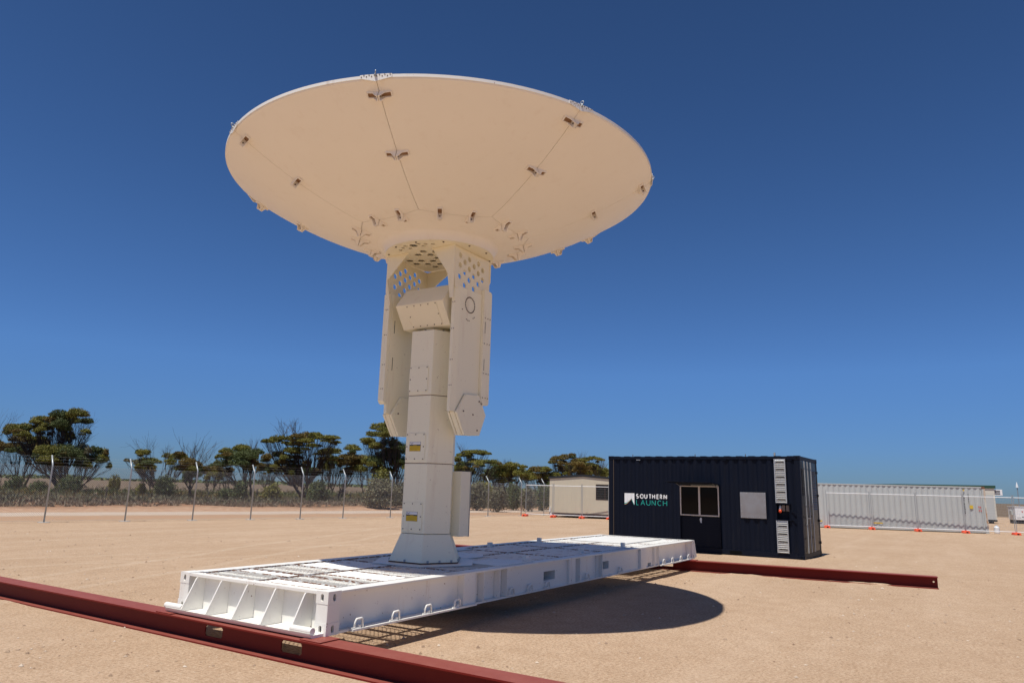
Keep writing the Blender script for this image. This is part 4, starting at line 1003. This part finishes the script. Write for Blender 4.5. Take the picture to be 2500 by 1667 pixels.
# ------------------------------------------------------------------ temporary mesh fence with orange feet
def tpanel(a, b, label):
    a, b = Vector((*a, 0)), Vector((*b, 0)); ln = (b-a).length; t = thing('wire_barrier', a, label, 'temporary fence', 'temporary fence panels', math.atan2(b.y-a.y, b.x-a.x))
    H = 2.1
    for x in (.04, ln-.04): MB().cyl((x, 0, .02), (x, 0, H+.08), .019, 8).build('upright', GALV, t)
    for z in (.17, H-.06): MB().cyl((.04, 0, z), (ln-.04, 0, z), .021, 8).build('rail', WHITEP, t)
    m = MB(); s = .0020
    for x in np.arange(.10, ln-.06, .075): m.box((x-s, -s, .18), (x+s, s, H-.07))
    for z in np.arange(.25, H-.08, .15): m.box((.05, s+.0005, z-s), (ln-.05, 3*s, z+s))
    m.build('wire_mesh', GALV, t, kind='stuff')
def tfoot(p, ang, label):
    t = thing('orange_block', (*p, 0), label, 'base block', 'orange feet of the temporary fence', ang)
    c = MB().prism([(-.15, -.31, .0), (.15, -.31, .0), (.15, -.31, .05), (.12, -.30, .135), (-.12, -.30, .135), (-.15, -.31, .05)], (0, .62, 0)); bevel(c.build('block', ORANGE, t), .015)
    MB().cyl((0, .0, .13), (0, .0, .16), .035, 10).build('socket', ORANGE, t); MB().box((-.05, -.3125, .03), (.05, -.3105, .09)).build('handle_slot', DARK, t)
left = [(36.15,19.3), (36.60,17.42), (36.95,15.5), (37.35,13.75)]
right = [(41.26+.29*(1.44-y), y) for y in (1.44,-.88,-3.2,-5.52,-7.9,-10.3)]
pts = left+right
lp = ['leftmost panel of the temporary wire fence, in front of the bushes', 'temporary wire fence panel across the left half of the beige cabin', 'temporary wire fence panel before the beige cabin window']
rp_ = ['temporary wire fence panel just right of the dark container', 'second temporary wire fence panel right of the dark container', 'third temporary wire fence panel right of the dark container', 'temporary wire fence panel crossing the rusty end of the white container', 'rightmost temporary wire fence panel, in front of the generator']
for seg_, dd_ in ((left, lp), (right, rp_)):
    for i in range(len(seg_)-1): tpanel(seg_[i], seg_[i+1], dd_[i])
lf = ['orange block at the left end of the temporary fence', 'orange block at the left corner of the beige cabin', 'orange block before the middle of the beige cabin wall', 'orange block barely showing at the left edge of the dark container']
rf_ = ['orange block nearest the right side of the dark container', 'orange block second right of the dark container, before the white one', 'orange block third right of the dark container, before the white one', 'orange block left of the rusty end of the white container', 'orange block on open sand near the right edge, below the generator', 'orange block past the generator, cut off by the picture edge']
for seg_, dd_ in ((left, lf), (right, rf_)):
    for p, d_ in zip(seg_, dd_): tfoot(p, -PI/2+(.25 if seg_ is left else .25), d_)

# ------------------------------------------------------------------ permanent chain-link fence on the left
LNK = plain('chain_link_wire', (.50,.50,.50), .45, .4)
def fy(x): return 25.62-.165*x
fc_ = thing('chain_link_fence', (8.7, fy(8.7), 0), 'tall galvanised chain-link fence with cranked posts along the left of the yard', 'fence', world=True)
POSTX = [-3.3,-.3,2.7,5.7,8.7,11.55,14.3,17.0,19.6,22.1,25.2,29.0,33.0,36.2,38.6,42.0]
fo_ = Vector((.163, .987, 0))
for x in POSTX:
    y = fy(x); b = MB(); rp = .03
    b.tube([(x, y, 0), (x, y, 2.10), Vector((x, y, 2.17))+fo_*.02, Vector((x, y, 2.52))+fo_*.27], rp, 10); b.build('post', GALV, fc_, smooth=True)
    MB().cyl((x, y, -.05), (x, y, .02), .21, 16).build('footing', plain('concrete', (.5,.48,.45), .9) if x == POSTX[0] else bpy.data.materials['concrete'], fc_)
xa, xb = POSTX[0], POSTX[-1]; u = Vector((1, -.165, 0)); ul = u.length; Lf = (xb-xa)*ul; u = u/ul; p0 = Vector((xa, fy(xa), 0)); Hm = 2.12
m = MB(); s = .0016; step = .078
k = -Hm
while k < Lf:
    for d in (1, -1):
        a0, a1 = (k, k+Hm) if d > 0 else (k+Hm, k); z0, z1 = .04, Hm
        pa, pb = p0+u*a0+Vector((0,0,z0)), p0+u*a1+Vector((0,0,z1))
        n_ = Vector((0,0,1)).cross((pb-pa).normalized()).normalized()*s; q = (pb-pa).normalized().cross(n_).normalized()*s; o_ = fo_*(-.033+d*.003)
        v = [pa+n_+q+o_, pa-n_+q+o_, pa-n_-q+o_, pa+n_-q+o_, pb+n_+q+o_, pb-n_+q+o_, pb-n_-q+o_, pb+n_-q+o_]
        m.add(v, [(0,1,5,4),(1,2,6,5),(2,3,7,6),(3,0,4,7)])
    k += step
m.build('chain_link_mesh', LNK, fc_, kind='stuff')
for z, o_ in ((.06, 0), (1.0, 0), (Hm, 0), (2.24, .06), (2.36, .15), (2.47, .23)):
    pa, pb = p0+Vector((0,0,z))+fo_*(o_-.03), p0+u*Lf+Vector((0,0,z))+fo_*(o_-.03)
    MB().cyl(pa, pb, .0012, 4).build('strand', LNK, fc_)

# ------------------------------------------------------------------ trees, bushes, scrub
def leafmat(name, stops, rough=.6):
    m, N, L, B = newmat(name); g = N.new('ShaderNodeNewGeometry')
    c = ramp(N, L, g.outputs['Random Per Island'], stops); n = noise(N, L, .55, 3, .5, g.outputs['Position'])
    c = mix(N, L, ramp(N, L, n, [(.38, 0.), (.62, 1.)]), c, mix(N, L, .55, c, stops[-1][1])); L.new(c, B.inputs['Base Color']); B.inputs['Roughness'].default_value = rough; B.inputs['Specular IOR Level'].default_value = .3
    return m
LEAF = {'g': leafmat('mallee_leaves', [(0, (.065,.074,.016)), (.5, (.15,.152,.028)), (1, (.24,.215,.042))]),
        'o': leafmat('olive_brown_leaves', [(0, (.065,.050,.014)), (.5, (.15,.108,.026)), (1, (.21,.15,.038))]),
        'd': leafmat('dark_green_leaves', [(0, (.036,.050,.018)), (.5, (.075,.098,.030)), (1, (.12,.145,.046))]),
        's': leafmat('saltbush_leaves', [(0, (.060,.060,.034)), (.5, (.125,.120,.068)), (1, (.20,.185,.11))]),
        'b': leafmat('dry_brown_scrub', [(0, (.08,.056,.038)), (.5, (.19,.140,.095)), (1, (.34,.27,.185))])}
BARK = plain('dark_bark', (.050,.040,.034), .9); TWIG = plain('brown_twigs', (.075,.060,.048), .9)
def leaves(parts, size=(.035,.085), dome=False):
    """parts: list of (centre, half sizes (a, b, c) along image right / away / up, count). Quads denser near the domed top."""
    Vs = []
    rh = np.array((math.sin(YAW), -math.cos(YAW), 0)); aw = np.array((math.cos(YAW), math.sin(YAW), 0)); zz = np.array((0,0,1.))
    for c, (a, b_, h), n in parts:
        d = rng.normal(size=(n, 3)); d /= np.linalg.norm(d, axis=1)[:,None]; rr = rng.random(n)**.33
        p = d*rr[:,None]; p[:,2] = np.where(p[:,2] < -.25, -.25-.75*rng.random(n)*np.abs(p[:,2]), p[:,2])
        if dome:        # thin umbrella of foliage, flat underneath
            rd = np.sqrt(rng.random(n)); th = rng.random(n)*2*np.pi; top = np.sqrt(np.maximum(0, 1-rd**2.4)); bot = -.55*(1-rd**2)
            p = np.stack([rd*np.cos(th), rd*np.sin(th), bot+(top-bot)*(1-.8*rng.random(n)**1.3)+.06*rng.normal(size=n)], -1)
        # lumps in the outline, gaps inside
        ang = np.arctan2(p[:,1], p[:,0]); ph = rng.random(3)*6.28
        lump = 1+.10*np.sin(3*ang+ph[0]+p[:,2]*2)+.08*np.sin(7*ang+ph[1])+.05*np.sin(11*p[:,2]+ph[2]); p = p*lump[:,None]
        keep = (np.sin(p[:,0]*a*2.6+ph[0])*np.sin(p[:,1]*b_*2.6+ph[1])*np.sin(p[:,2]*h*5+ph[2])) < .34+.4*rng.random(n)
        p = p[keep]; n2 = len(p)
        P = np.array(c)[None]+p[:,0:1]*a*rh+p[:,1:2]*b_*aw+p[:,2:3]*h*zz
        u = rng.normal(size=(n2, 3)); u /= np.linalg.norm(u, axis=1)[:,None]; v = rng.normal(size=(n2, 3)); v -= (v*u).sum(1)[:,None]*u; v /= np.linalg.norm(v, axis=1)[:,None]
        s = (size[0]+(size[1]-size[0])*rng.random(n2))[:,None]
        Vs.append(np.stack([P-u*s, P+v*s*.45, P+u*s, P-v*s*.45], 1))
    V = np.concatenate(Vs).reshape(-1, 3); F = np.arange(len(V)).reshape(-1, 4); return V, F
def limb(mb, a, b_, r0, r1, sag=.12, n=5, sides=5, side=None):
    a, b_ = Vector(a), Vector(b_); L_ = (b_-a).length; pts = []; o1 = Vector(rng.normal(size=3))*L_*.05
    bow = Vector((0,0,-1))*L_*sag if side is None else side
    for i in range(n+1):
        t = i/n; p = a.lerp(b_, t)+bow*4*t*(1-t)*.5+o1*math.sin(t*PI)+Vector(rng.normal(size=3))*L_*.012*(0 < i < n); pts.append(p)
    mb.tube(pts, [r0+(r1-r0)*i/n for i in range(n+1)], sides, False); return pts
def tree(label, D, base, clumps, bare=(), trunks=None, r=.13, name='mallee_tree', group='trees beyond the fence', cat='tree'):
    """base, clumps [(x, y, w, h, kind)], bare [(x, y, spread)]: measured in photo pixels, placed D metres away with real depth"""
    B0 = at(base[0], base[1], D); B0.z = 0; sc = D/FOC
    t = thing(name, tuple(B0), label, cat, group, world=True)
    kinds = {}; wood = MB(); tops = []
    gz0 = at(base[0], base[1], D).z
    extra = []
    for (x, y, w_, h, kd) in clumps:        # smaller tufts hanging round each main clump
        for _ in range(3):
            if w_ > 9 and rng.random() < .95: extra.append((x+(rng.random()-.5)*w_*1.15, y+h*(-.15+1.0*rng.random()), w_*(.4+.35*rng.random()), h*(.5+.35*rng.random()), kd if rng.random() < .6 else 'god'[int(rng.random()*3)]))
    for (x, y, w_, h, kd) in list(clumps)+extra:
        dd = D+rng.normal()*1.1; c = at(x, y, dd); a = w_*sc/2*1.10; hh = h*sc/2*1.35; c.z -= hh*.22
        n = int(1900*(a*a*.8+a*hh*1.6)); n = min(max(n, 500), 12000)
        kinds.setdefault(kd, []).append((tuple(c), (a, a*.75, hh), n)); tops.append((c, a, hh))
    nt_ = trunks or max(1, min(4, len(clumps)//3+1))
    heads = []
    for k in range(nt_):
        off = Vector((rng.normal()*.25, rng.normal()*.25, -.1)); heads.append(B0+off)
    tops.sort(key=lambda q: q[0].x*math.sin(YAW)-q[0].y*math.cos(YAW))
    forks = []
    for k in range(nt_):
        grp = [c for i, (c, a, hh) in enumerate(tops) if i*nt_//len(tops) == k]; m_ = Vector((0,0,0))
        for c in grp: m_ += c
        m_ /= len(grp); f = Vector(heads[k]).lerp(Vector((m_.x, m_.y, 0)), .38); f.z = max(.5, m_.z*.30); forks.append(f)
        limb(wood, heads[k], f, r, r*.7, 0, 4, 7)
    for i, (c, a, hh) in enumerate(tops):
        k = i*nt_//len(tops); f = forks[k]; fork = Vector(heads[k]).lerp(f, .75+.25*rng.random())
        mid = f.lerp(Vector(c), .60); mid.z = f.z+(c.z-f.z)*(.45+.15*rng.random()); mid += Vector(rng.normal(size=3))*.12
        limb(wood, f, mid, r*(.42 if a > 1 else .25), r*.18, .16, 5, 5)
        for q in range(4 + int(a*2.4)):
            ang = rng.random()*2*PI; rr = a*(.25+.65*rng.random())
            e = Vector((c.x+math.cos(ang)*rr, c.y+math.sin(ang)*rr, c.z-hh*(.25+.2*rng.random())+hh*.35*(1-rr/a)))
            st = mid.lerp(f, rng.random()*.35); pp = limb(wood, st, e, r*.15, r*.06, .09, 4, 3)
            for _ in range(1):
                g = pp[2+int(rng.random()*2)]; limb(wood, g, Vector(e)+Vector(rng.normal(size=3))*a*.3*Vector((1,1,.25)).x, r*.09, r*.04, 0, 3, 3)
    wo_ = wood.build('trunk', BARK, t, smooth=True)
    bare = [q for i, q in enumerate(bare) if i % 3 != 2]
    if bare:
        bw = MB()
        for (x, y, sp) in bare:
            tip = at(x, y, D); s = sp*sc; st = Vector(B0).lerp(Vector((tip.x, tip.y, 0)), .5); st.z = max(.5, (tip.z-s)*.72)
            root = limb(bw, st, tip-Vector((0,0,s*.7)), r*.3, r*.16, 0, 4, 4)
            for q in range(11):
                g = root[2+int(rng.random()*3)]; e = tip+Vector((rng.normal()*s*.42, rng.normal()*s*.4, (rng.random()-.35)*s*.8)); pp = limb(bw, g, e, r*.13, r*.05, .05, 4, 3)
                for _ in range(3):
                    limb(bw, pp[1+int(rng.random()*3)], e+Vector(rng.normal(size=3))*s*.22, r*.06, r*.03, 0, 2, 3)
        bw.build('bare_branches', TWIG, t)
    for kd, pl_ in kinds.items():
        V, F = leaves(pl_, dome=True); o = npmesh('crown', V-np.array(B0), F, LEAF[kd], t)
    return t
A5 = lambda L: [(x*.2126, 980+y*.2126, w*.2126, h*.2126, k) for x, y, w, h, k in L]
A6 = lambda L: [(420+x*.2296, 980+y*.2296, w*.2296, h*.2296, k) for x, y, w, h, k in L]
A8 = lambda L: [(1050+x*.1913, 1040+y*.1913, w*.1913, h*.1913, k) for x, y, w, h, k in L]
B5 = lambda L: [(x*.2126, 980+y*.2126, s*.2126) for x, y, s in L]
B6 = lambda L: [(420+x*.2296, 980+y*.2296, s*.2296) for x, y, s in L]
B8 = lambda L: [(1050+x*.1913, 1040+y*.1913, s*.1913) for x, y, s in L]
tree('tallest broad mallee tree at the left, wide stepped dark green umbrella crown', 72, (150, 1195),
     A5([(190,310,250,100,'g'),(80,350,90,70,'g'),(290,290,130,80,'g'),(430,230,150,110,'g'),(500,200,150,70,'g'),(440,300,150,90,'g'),(680,150,180,100,'d'),(690,200,200,120,'g'),(880,140,200,110,'g'),(780,170,120,100,'g'),(680,260,170,120,'d'),(540,300,120,90,'g'),(730,315,130,70,'g'),(790,380,120,90,'g'),(980,340,100,50,'g'),(600,230,150,80,'g')]),
     B5([(1000,240,170),(960,380,150),(620,360,130)]), 4, .16)
tree('low brownish mallee tree leaning left under the tallest one', 76, (60, 1192),
     A5([(50,510,200,70,'o'),(230,440,230,90,'o'),(210,520,240,90,'o'),(450,470,230,110,'o'),(400,430,160,60,'g'),(450,540,170,90,'o')]), B5([(60,640,260)]), 3, .13)
tree('dark dense tree low in front of the tallest mallee', 68, (170, 1200),
     A5([(560,570,300,130,'g'),(780,600,280,170,'d'),(480,620,190,120,'d'),(880,610,160,140,'d'),(720,540,170,90,'g'),(560,660,220,100,'d')]), (), 4, .14)
tree('rounded blue-green tree at the right flank of the tallest mallee', 70, (185, 1197),
     A5([(950,560,150,130,'s'),(1080,570,130,110,'d'),(1170,590,120,110,'g'),(1190,660,110,110,'g'),(1090,660,160,110,'d'),(960,650,150,100,'d')]), (), 3, .11)
tree('sparse mallee with bare grey top between second and third cranked posts', 66, (400, 1204),
     A5([(1700,690,260,80,'g'),(1640,590,130,80,'g'),(1510,680,110,60,'s'),(2040,640,200,90,'g'),(1960,685,120,60,'g'),(2160,700,180,90,'o'),(1600,740,80,60,'g'),(2060,600,120,50,'o')]),
     B5([(1670,500,210),(1920,560,130),(2060,530,200)]), 3, .12)
tree('short thick-trunked dark tree left of the third cranked post', 70, (472, 1198),
     A5([(2210,830,180,150,'d'),(2240,740,170,110,'o'),(2190,780,130,80,'g')]), B5([(2170,530,230),(2290,560,200)]), 1, .2)
tree('thin sparse tree with reddish leaf tufts right of the third cranked post', 74, (555, 1195),
     A6([(480,655,70,45,'o'),(450,780,150,70,'g'),(620,730,80,60,'o'),(600,640,90,60,'o'),(560,780,90,60,'g')]), B6([(340,560,150),(620,700,260),(490,760,140)]), 4, .08)
tree('round-topped green tree left of the fourth cranked post', 68, (604, 1202),
     A6([(580,530,150,70,'g'),(740,500,170,80,'g'),(660,590,230,110,'d'),(800,580,210,130,'d'),(900,540,150,70,'d'),(720,660,200,90,'d'),(860,650,120,80,'o'),(500,580,60,40,'g')]), B6([(880,450,120)]), 3, .13)
tree('wide flat-topped mallee with dead branches above its crown', 70, (745, 1208),
     A6([(990,425,90,50,'g'),(1130,390,170,60,'g'),(1080,420,110,50,'g'),(1290,400,150,70,'g'),(1450,375,230,90,'o'),(1530,360,140,60,'g'),(1680,385,180,50,'g'),(1740,435,110,35,'g'),(1490,470,130,50,'g'),(1290,525,190,80,'g'),(1120,560,130,60,'g'),(1230,590,100,60,'o'),(1320,600,120,60,'o'),(1180,650,160,60,'g'),(1010,590,110,70,'o'),(1440,650,80,50,'g'),(1300,700,150,80,'g'),(1400,420,150,70,'o')]),
     B6([(1200,260,150),(1290,240,110),(1590,290,130)]), 3, .17)
tree('slender mallee with small flat crowns right of the flat-topped one', 73, (795, 1200),
     A6([(1690,520,200,50,'g'),(1640,610,160,40,'o'),(1730,600,90,40,'g'),(1600,530,80,40,'g')]), B6([(1560,560,160),(1690,450,130)]), 2, .12)
tree('small crooked mallee behind the sixth cranked post', 72, (833, 1200),
     A6([(1920,500,150,80,'g'),(1900,590,230,60,'o'),(1870,650,190,90,'o'),(1850,750,130,50,'g'),(1970,640,110,80,'o')]), (), 3, .11)
tree('tall dark green tree directly left of the dish pedestal', 69, (960, 1200),
     A6([(2310,250,150,90,'g'),(2210,280,190,90,'g'),(2150,350,170,80,'g'),(2350,330,190,90,'g'),(2090,430,150,60,'g'),(2180,480,160,90,'g'),(2330,450,210,110,'d'),(2120,640,210,110,'g'),(2300,590,260,140,'d'),(2240,740,240,90,'g'),(2420,660,200,140,'g'),(2450,520,170,140,'d')]), B6([(2230,560,200)]), 4, .16)
tree('umbrella-crowned mallee just right of the pedestal', 72, (1140, 1195),
     A8([(600,335,240,60,'g'),(690,350,100,45,'g'),(430,370,160,60,'g'),(335,430,110,80,'g'),(380,530,130,60,'g'),(560,430,130,30,'o'),(500,340,90,40,'g')]), B8([(420,275,120),(480,560,240)]), 3, .11)
tree('pale-trunked mallee with one long flat crown right of the pedestal cabinet', 68, (1162, 1190),
     A8([(700,460,260,55,'g'),(820,460,150,55,'g'),(620,480,120,50,'g')]), B8([(720,590,190)]), 1, .13)
tree('mallee with a twiggy crest left of the ninth cranked post', 70, (1240, 1192),
     A8([(1040,500,190,80,'g'),(900,520,150,60,'g'),(1190,520,110,50,'g'),(800,600,190,100,'d'),(930,610,180,120,'g'),(1060,600,150,90,'g'),(1140,610,160,90,'g')]), B8([(970,460,90),(860,660,170)]), 3, .12)
tree('brown-green dense mallee behind the start of the temporary fence', 72, (1318, 1192),
     A8([(1370,560,230,90,'o'),(1210,590,180,80,'g'),(1470,540,110,50,'g'),(1400,650,250,110,'o'),(1560,630,230,90,'g'),(1280,660,180,90,'g'),(1470,710,180,80,'d')]), (), 4, .12)
tree('arched olive mallee above the beige cabin roof, left one', 74, (1385, 1190),
     A8([(1560,460,100,55,'o'),(1620,410,150,60,'o'),(1720,385,140,50,'o'),(1810,368,90,45,'o'),(1680,460,120,50,'o'),(1660,510,80,40,'o'),(1740,600,60,40,'g')]), B8([(1790,500,150)]), 2, .11)
tree('olive mallee above the beige cabin roof, nearest the dark container', 72, (1440, 1190),
     A8([(1890,440,190,60,'o'),(1870,480,170,60,'o'),(2000,420,130,45,'g'),(2080,405,120,40,'g'),(2160,425,90,40,'g'),(2090,500,110,45,'g'),(1950,560,250,110,'o'),(2060,580,160,90,'o'),(2200,570,150,90,'g'),(2230,620,160,80,'g')]), B8([(1930,380,120),(2190,480,110)]), 3, .12)
tree('bare-twigged tree cut by the left picture edge', 70, (3, 1205), A5([(-60,470,150,70,'o')]), B5([(10,200,230),(30,640,240)]), 2, .12)

# trees standing further back that close the belt
def back_tree(label, x, y, w_, h, kd, D=92, n=7):
    r_ = random.Random(int(x)); cl = []
    for i in range(n):
        u = (i+.5)/n*2-1; cl.append((x+u*w_*.42+r_.uniform(-3, 3), y-h*.30*(1-u*u)+r_.uniform(-.1, .22)*h, w_*r_.uniform(.30,.46), h*r_.uniform(.22,.34), kd if r_.random() < .7 else 'god'[r_.randrange(3)]))
    return tree(label, D, (x, 1196), cl, (), 2, .11)
back_tree('small hazy tree in the gap right of the sparse mallee, further back', 520, 1150, 56, 44, 'o')
back_tree('low brownish tree behind the fourth cranked post, further back', 655, 1150, 60, 46, 'o')
back_tree('dark tree filling the gap under the flat-topped mallee, further back', 735, 1156, 90, 44, 'd')
back_tree('green tree between the slender mallee and the crooked one, further back', 812, 1136, 56, 54, 'g')
back_tree('bushy green tree behind the big grey-green saltbush, further back', 893, 1140, 70, 60, 'g')
back_tree('low olive tree right of the pedestal, behind the umbrella-crowned mallee', 1128, 1150, 70, 44, 'g')
back_tree('dark low tree behind the mallee with the twiggy crest', 1215, 1158, 80, 44, 'd')
back_tree('olive tree right behind the beige cabin peak', 1415, 1140, 90, 40, 'o')
back_tree('thin tree between the sparse mallee and the second cranked post, further back', 360, 1150, 44, 40, 'g', 92, 5)

# bushes: round leafy mounds one can tell apart
def bush(label, x, y, w_, h, D, kd, name='saltbush'):
    c = at(x, y, D); sc = D/FOC; a, hh = w_*sc/2, h*sc/2; zb = max(.0, bankz(c))
    t = thing(name, (c.x, c.y, zb), label, 'bush', 'bushes beyond the fence')
    tot = c.z+hh-zb
    pl_ = [((0,0,tot*.45), (a, a*.7, tot*.55), int(min(6500, 900*a*(tot+.4)+300)))]
    for q in range(4): pl_.append((((rng.random()-.5)*a*1.3, (rng.random()-.5)*a*.8, tot*(.35+.3*rng.random())), (a*.45, a*.4, tot*.42), int(min(2500, 260*a*tot+150))))
    V, F = leaves(pl_, (.05,.11)); V[:,2] = np.maximum(V[:,2], -.05); npmesh('foliage', V, F, LEAF[kd], t)
    st = MB()
    for q in range(7): limb(st, (0,0,-.1), (rng.normal()*a*.5, rng.normal()*a*.3, tot*.7), .03, .012, 0, 3, 4)
    st.build('stem', BARK, t)
def bankz(c):
    return float(bankh(np.array([c.x]), np.array([c.y]))[0])
bush('olive bush behind the fourth cranked post', 664, 1194, 52, 28, 60, 'g')
bush('low dark bush left of the fourth cranked post', 555, 1200, 38, 18, 60, 'd')
bush('dark bush under the round-topped tree', 585, 1190, 34, 24, 64, 'd')
bush('black-shadowed dense shrub around the fifth cranked post', 778, 1194, 62, 42, 62, 'd')
bush('big grey-green saltbush left of the pedestal', 930, 1196, 90, 52, 52, 's')
bush('grey-green saltbush behind the seventh cranked post, partly behind the pedestal', 985, 1200, 60, 50, 54, 's')
bush('bright green shrub above the big saltbush', 930, 1162, 60, 30, 58, 'g')
bush('small round olive bush alone on the plain left of the second cranked post', 281, 1170, 30, 22, 80, 'g')
bush('dark tangled shrub under the tallest mallee', 165, 1185, 60, 46, 66, 'd')
bush('dark shrub at the far left fence', 35, 1180, 52, 40, 66, 'd')
bush('brown shrub under the leaning brownish mallee', 95, 1188, 46, 30, 66, 'd')
bush('dark bush under the sparse mallee', 405, 1180, 50, 40, 63, 'd')
bush('grey-green bush just right of the pedestal cabinet', 1165, 1208, 70, 56, 56, 's')
bush('olive-green bush left of the ninth cranked post', 1215, 1212, 56, 44, 54, 's')
bush('dark bush between ninth and tenth cranked posts', 1254, 1205, 44, 50, 60, 'd')
bush('grey bush at the start of the temporary fence', 1290, 1212, 46, 44, 58, 's')
bush('dark bush beside the beige cabin left corner', 1325, 1205, 46, 52, 60, 'd')
bush('green shrub band over the right bushes', 1180, 1186, 60, 30, 62, 'g')
bush('small spiky bush on the plain by the second cranked post', 345, 1188, 26, 16, 66, 'g')

# dry scrub and grass along the bank (uncountable)
def scrub(name, label, kd, n, v0, v1, h0, h1, x0=-25, x1=75, k=26, sz=(.035,.085)):
    xx = x0+(x1-x0)*rng.random(n); vv_ = v0+(v1-v0)*rng.random(n)**1.1; yy = vv_-.165*xx; zz = bankh(xx, yy)
    s = h0+(h1-h0)*rng.random(n)**1.5
    keep = (np.sin(xx*.5+np.sin(vv_*.7))*np.sin(vv_*.9+xx*.15)+rng.normal(0,.5,n)) > -.35; xx, yy, zz, s = xx[keep], yy[keep], zz[keep], s[keep]; n = len(xx)
    d = rng.normal(size=(n, k, 3)); d /= np.linalg.norm(d, axis=2)[...,None]; d[...,2] = np.abs(d[...,2]); p = d*(rng.random((n, k, 1))**.4)*s[:,None,None]*np.array((.95,.95,.8))
    P = p+np.stack([xx, yy, zz-.02], -1)[:,None]
    u = d+rng.normal(size=(n, k, 3))*.4; u[...,2] += .7; u /= np.linalg.norm(u, axis=2)[...,None]; v = rng.normal(size=(n, k, 3)); v -= (v*u).sum(2)[...,None]*u; v /= np.linalg.norm(v, axis=2)[...,None]
    q = (sz[0]+(sz[1]-sz[0])*rng.random((n, k, 1)))
    V = np.stack([P-u*q, P+v*q*.35, P+u*q*1.6, P-v*q*.35], 2).reshape(-1, 3)
    o = npmesh(name, V, np.arange(len(V)).reshape(-1, 4), LEAF[kd]); o['kind'] = 'stuff'; tag(o, label, 'scrub')
scrub('dry_grass', 'dry brown grass and low scrub along the sandy bank', 'b', 6500, 38.2, 54, .14, .40)
scrub('scrub', 'grey-green low scrub behind the dry grass', 's', 3400, 43, 72, .25, .75, k=30, sz=(.05,.12))
scrub('far_scrub', 'sparse brown scrub out on the plain', 'b', 1500, 62, 150, .3, .7, -60, 190, 16, (.08,.2))
# distant dark tree line on the horizon (one mass)
def treeline():
    n = 9000; ang = YAW+(rng.random(n)-.5)*2.0; r = 620+rng.random(n)*160; h = 1.2+1.6*(np.sin(ang*23)+np.sin(ang*57+1)+1.2)*.5
    keep = (ang > YAW-.2) | (rng.random(n) < 0); ang, r, h = ang[keep], r[keep], h[keep]; n = len(ang)
    P = np.stack([CAMP[0]+r*np.cos(ang), CAMP[1]+r*np.sin(ang), np.abs(h)*rng.random(n)], -1); u = rng.normal(size=(n,3)); u /= np.linalg.norm(u,axis=1)[:,None]; v = rng.normal(size=(n,3)); v -= (v*u).sum(1)[:,None]*u; v /= np.linalg.norm(v,axis=1)[:,None]
    V = np.stack([P-u*1.4, P+v*1.1, P+u*1.4, P-v*1.1], 1).reshape(-1,3); V[:,2] = np.maximum(V[:,2], 0)
    o = npmesh('distant_trees', V, np.arange(len(V)).reshape(-1,4), LEAF['d']); o['kind'] = 'stuff'; tag(o, 'dark far-off line of trees on the horizon', 'trees')
treeline()
# old timber fence posts in the scrub
for i, (px, py, hh) in enumerate(((256, 1222, .95), (140, 1210, 1.0), (506, 1220, .7), (625, 1222, .9), (854, 1226, .9), (1194, 1232, .85), (380, 1216, 1.1), (1374, 1238, .9))):
    g = ground(px, py); g.z = bankz(g)
    lbl = ['grey timber post in the scrub left of the second cranked post', 'grey timber post under the tallest mallee', 'short dark timber post right of the third cranked post', 'pale timber post left of the fourth cranked post', 'pale timber post left of the sixth cranked post', 'pale timber post right of the pedestal, left of the ninth cranked post', 'pale leaning timber post under the sparse mallee', 'timber post by the left corner of the beige cabin'][i]
    t = thing('timber_post', tuple(g), lbl, 'post', 'old timber posts in the scrub')
    MB().tube([(0,0,-.1), (.01,0,hh*.5), (.03,.01,hh)], [.055,.05,.045], 7).build('post_shaft', TWIG if i != 2 else BARK, t); MB().box((-.02,-.056,hh*.8), (.07,-.046,hh*.84)).build('wire_staple', GALV, t)
# low continuous understorey between the trees (reads as one mass)
scrub('understorey', 'dull olive and brown undergrowth in a continuous strip beneath the trees', 'd', 1500, 66, 80, .5, 1.15, -15, 75, 60, (.05,.11))
scrub('brown_understorey', 'brown twiggy undergrowth mixed in beneath the trees', 'o', 800, 60, 78, .4, 1.0, -15, 75, 50, (.05,.11))
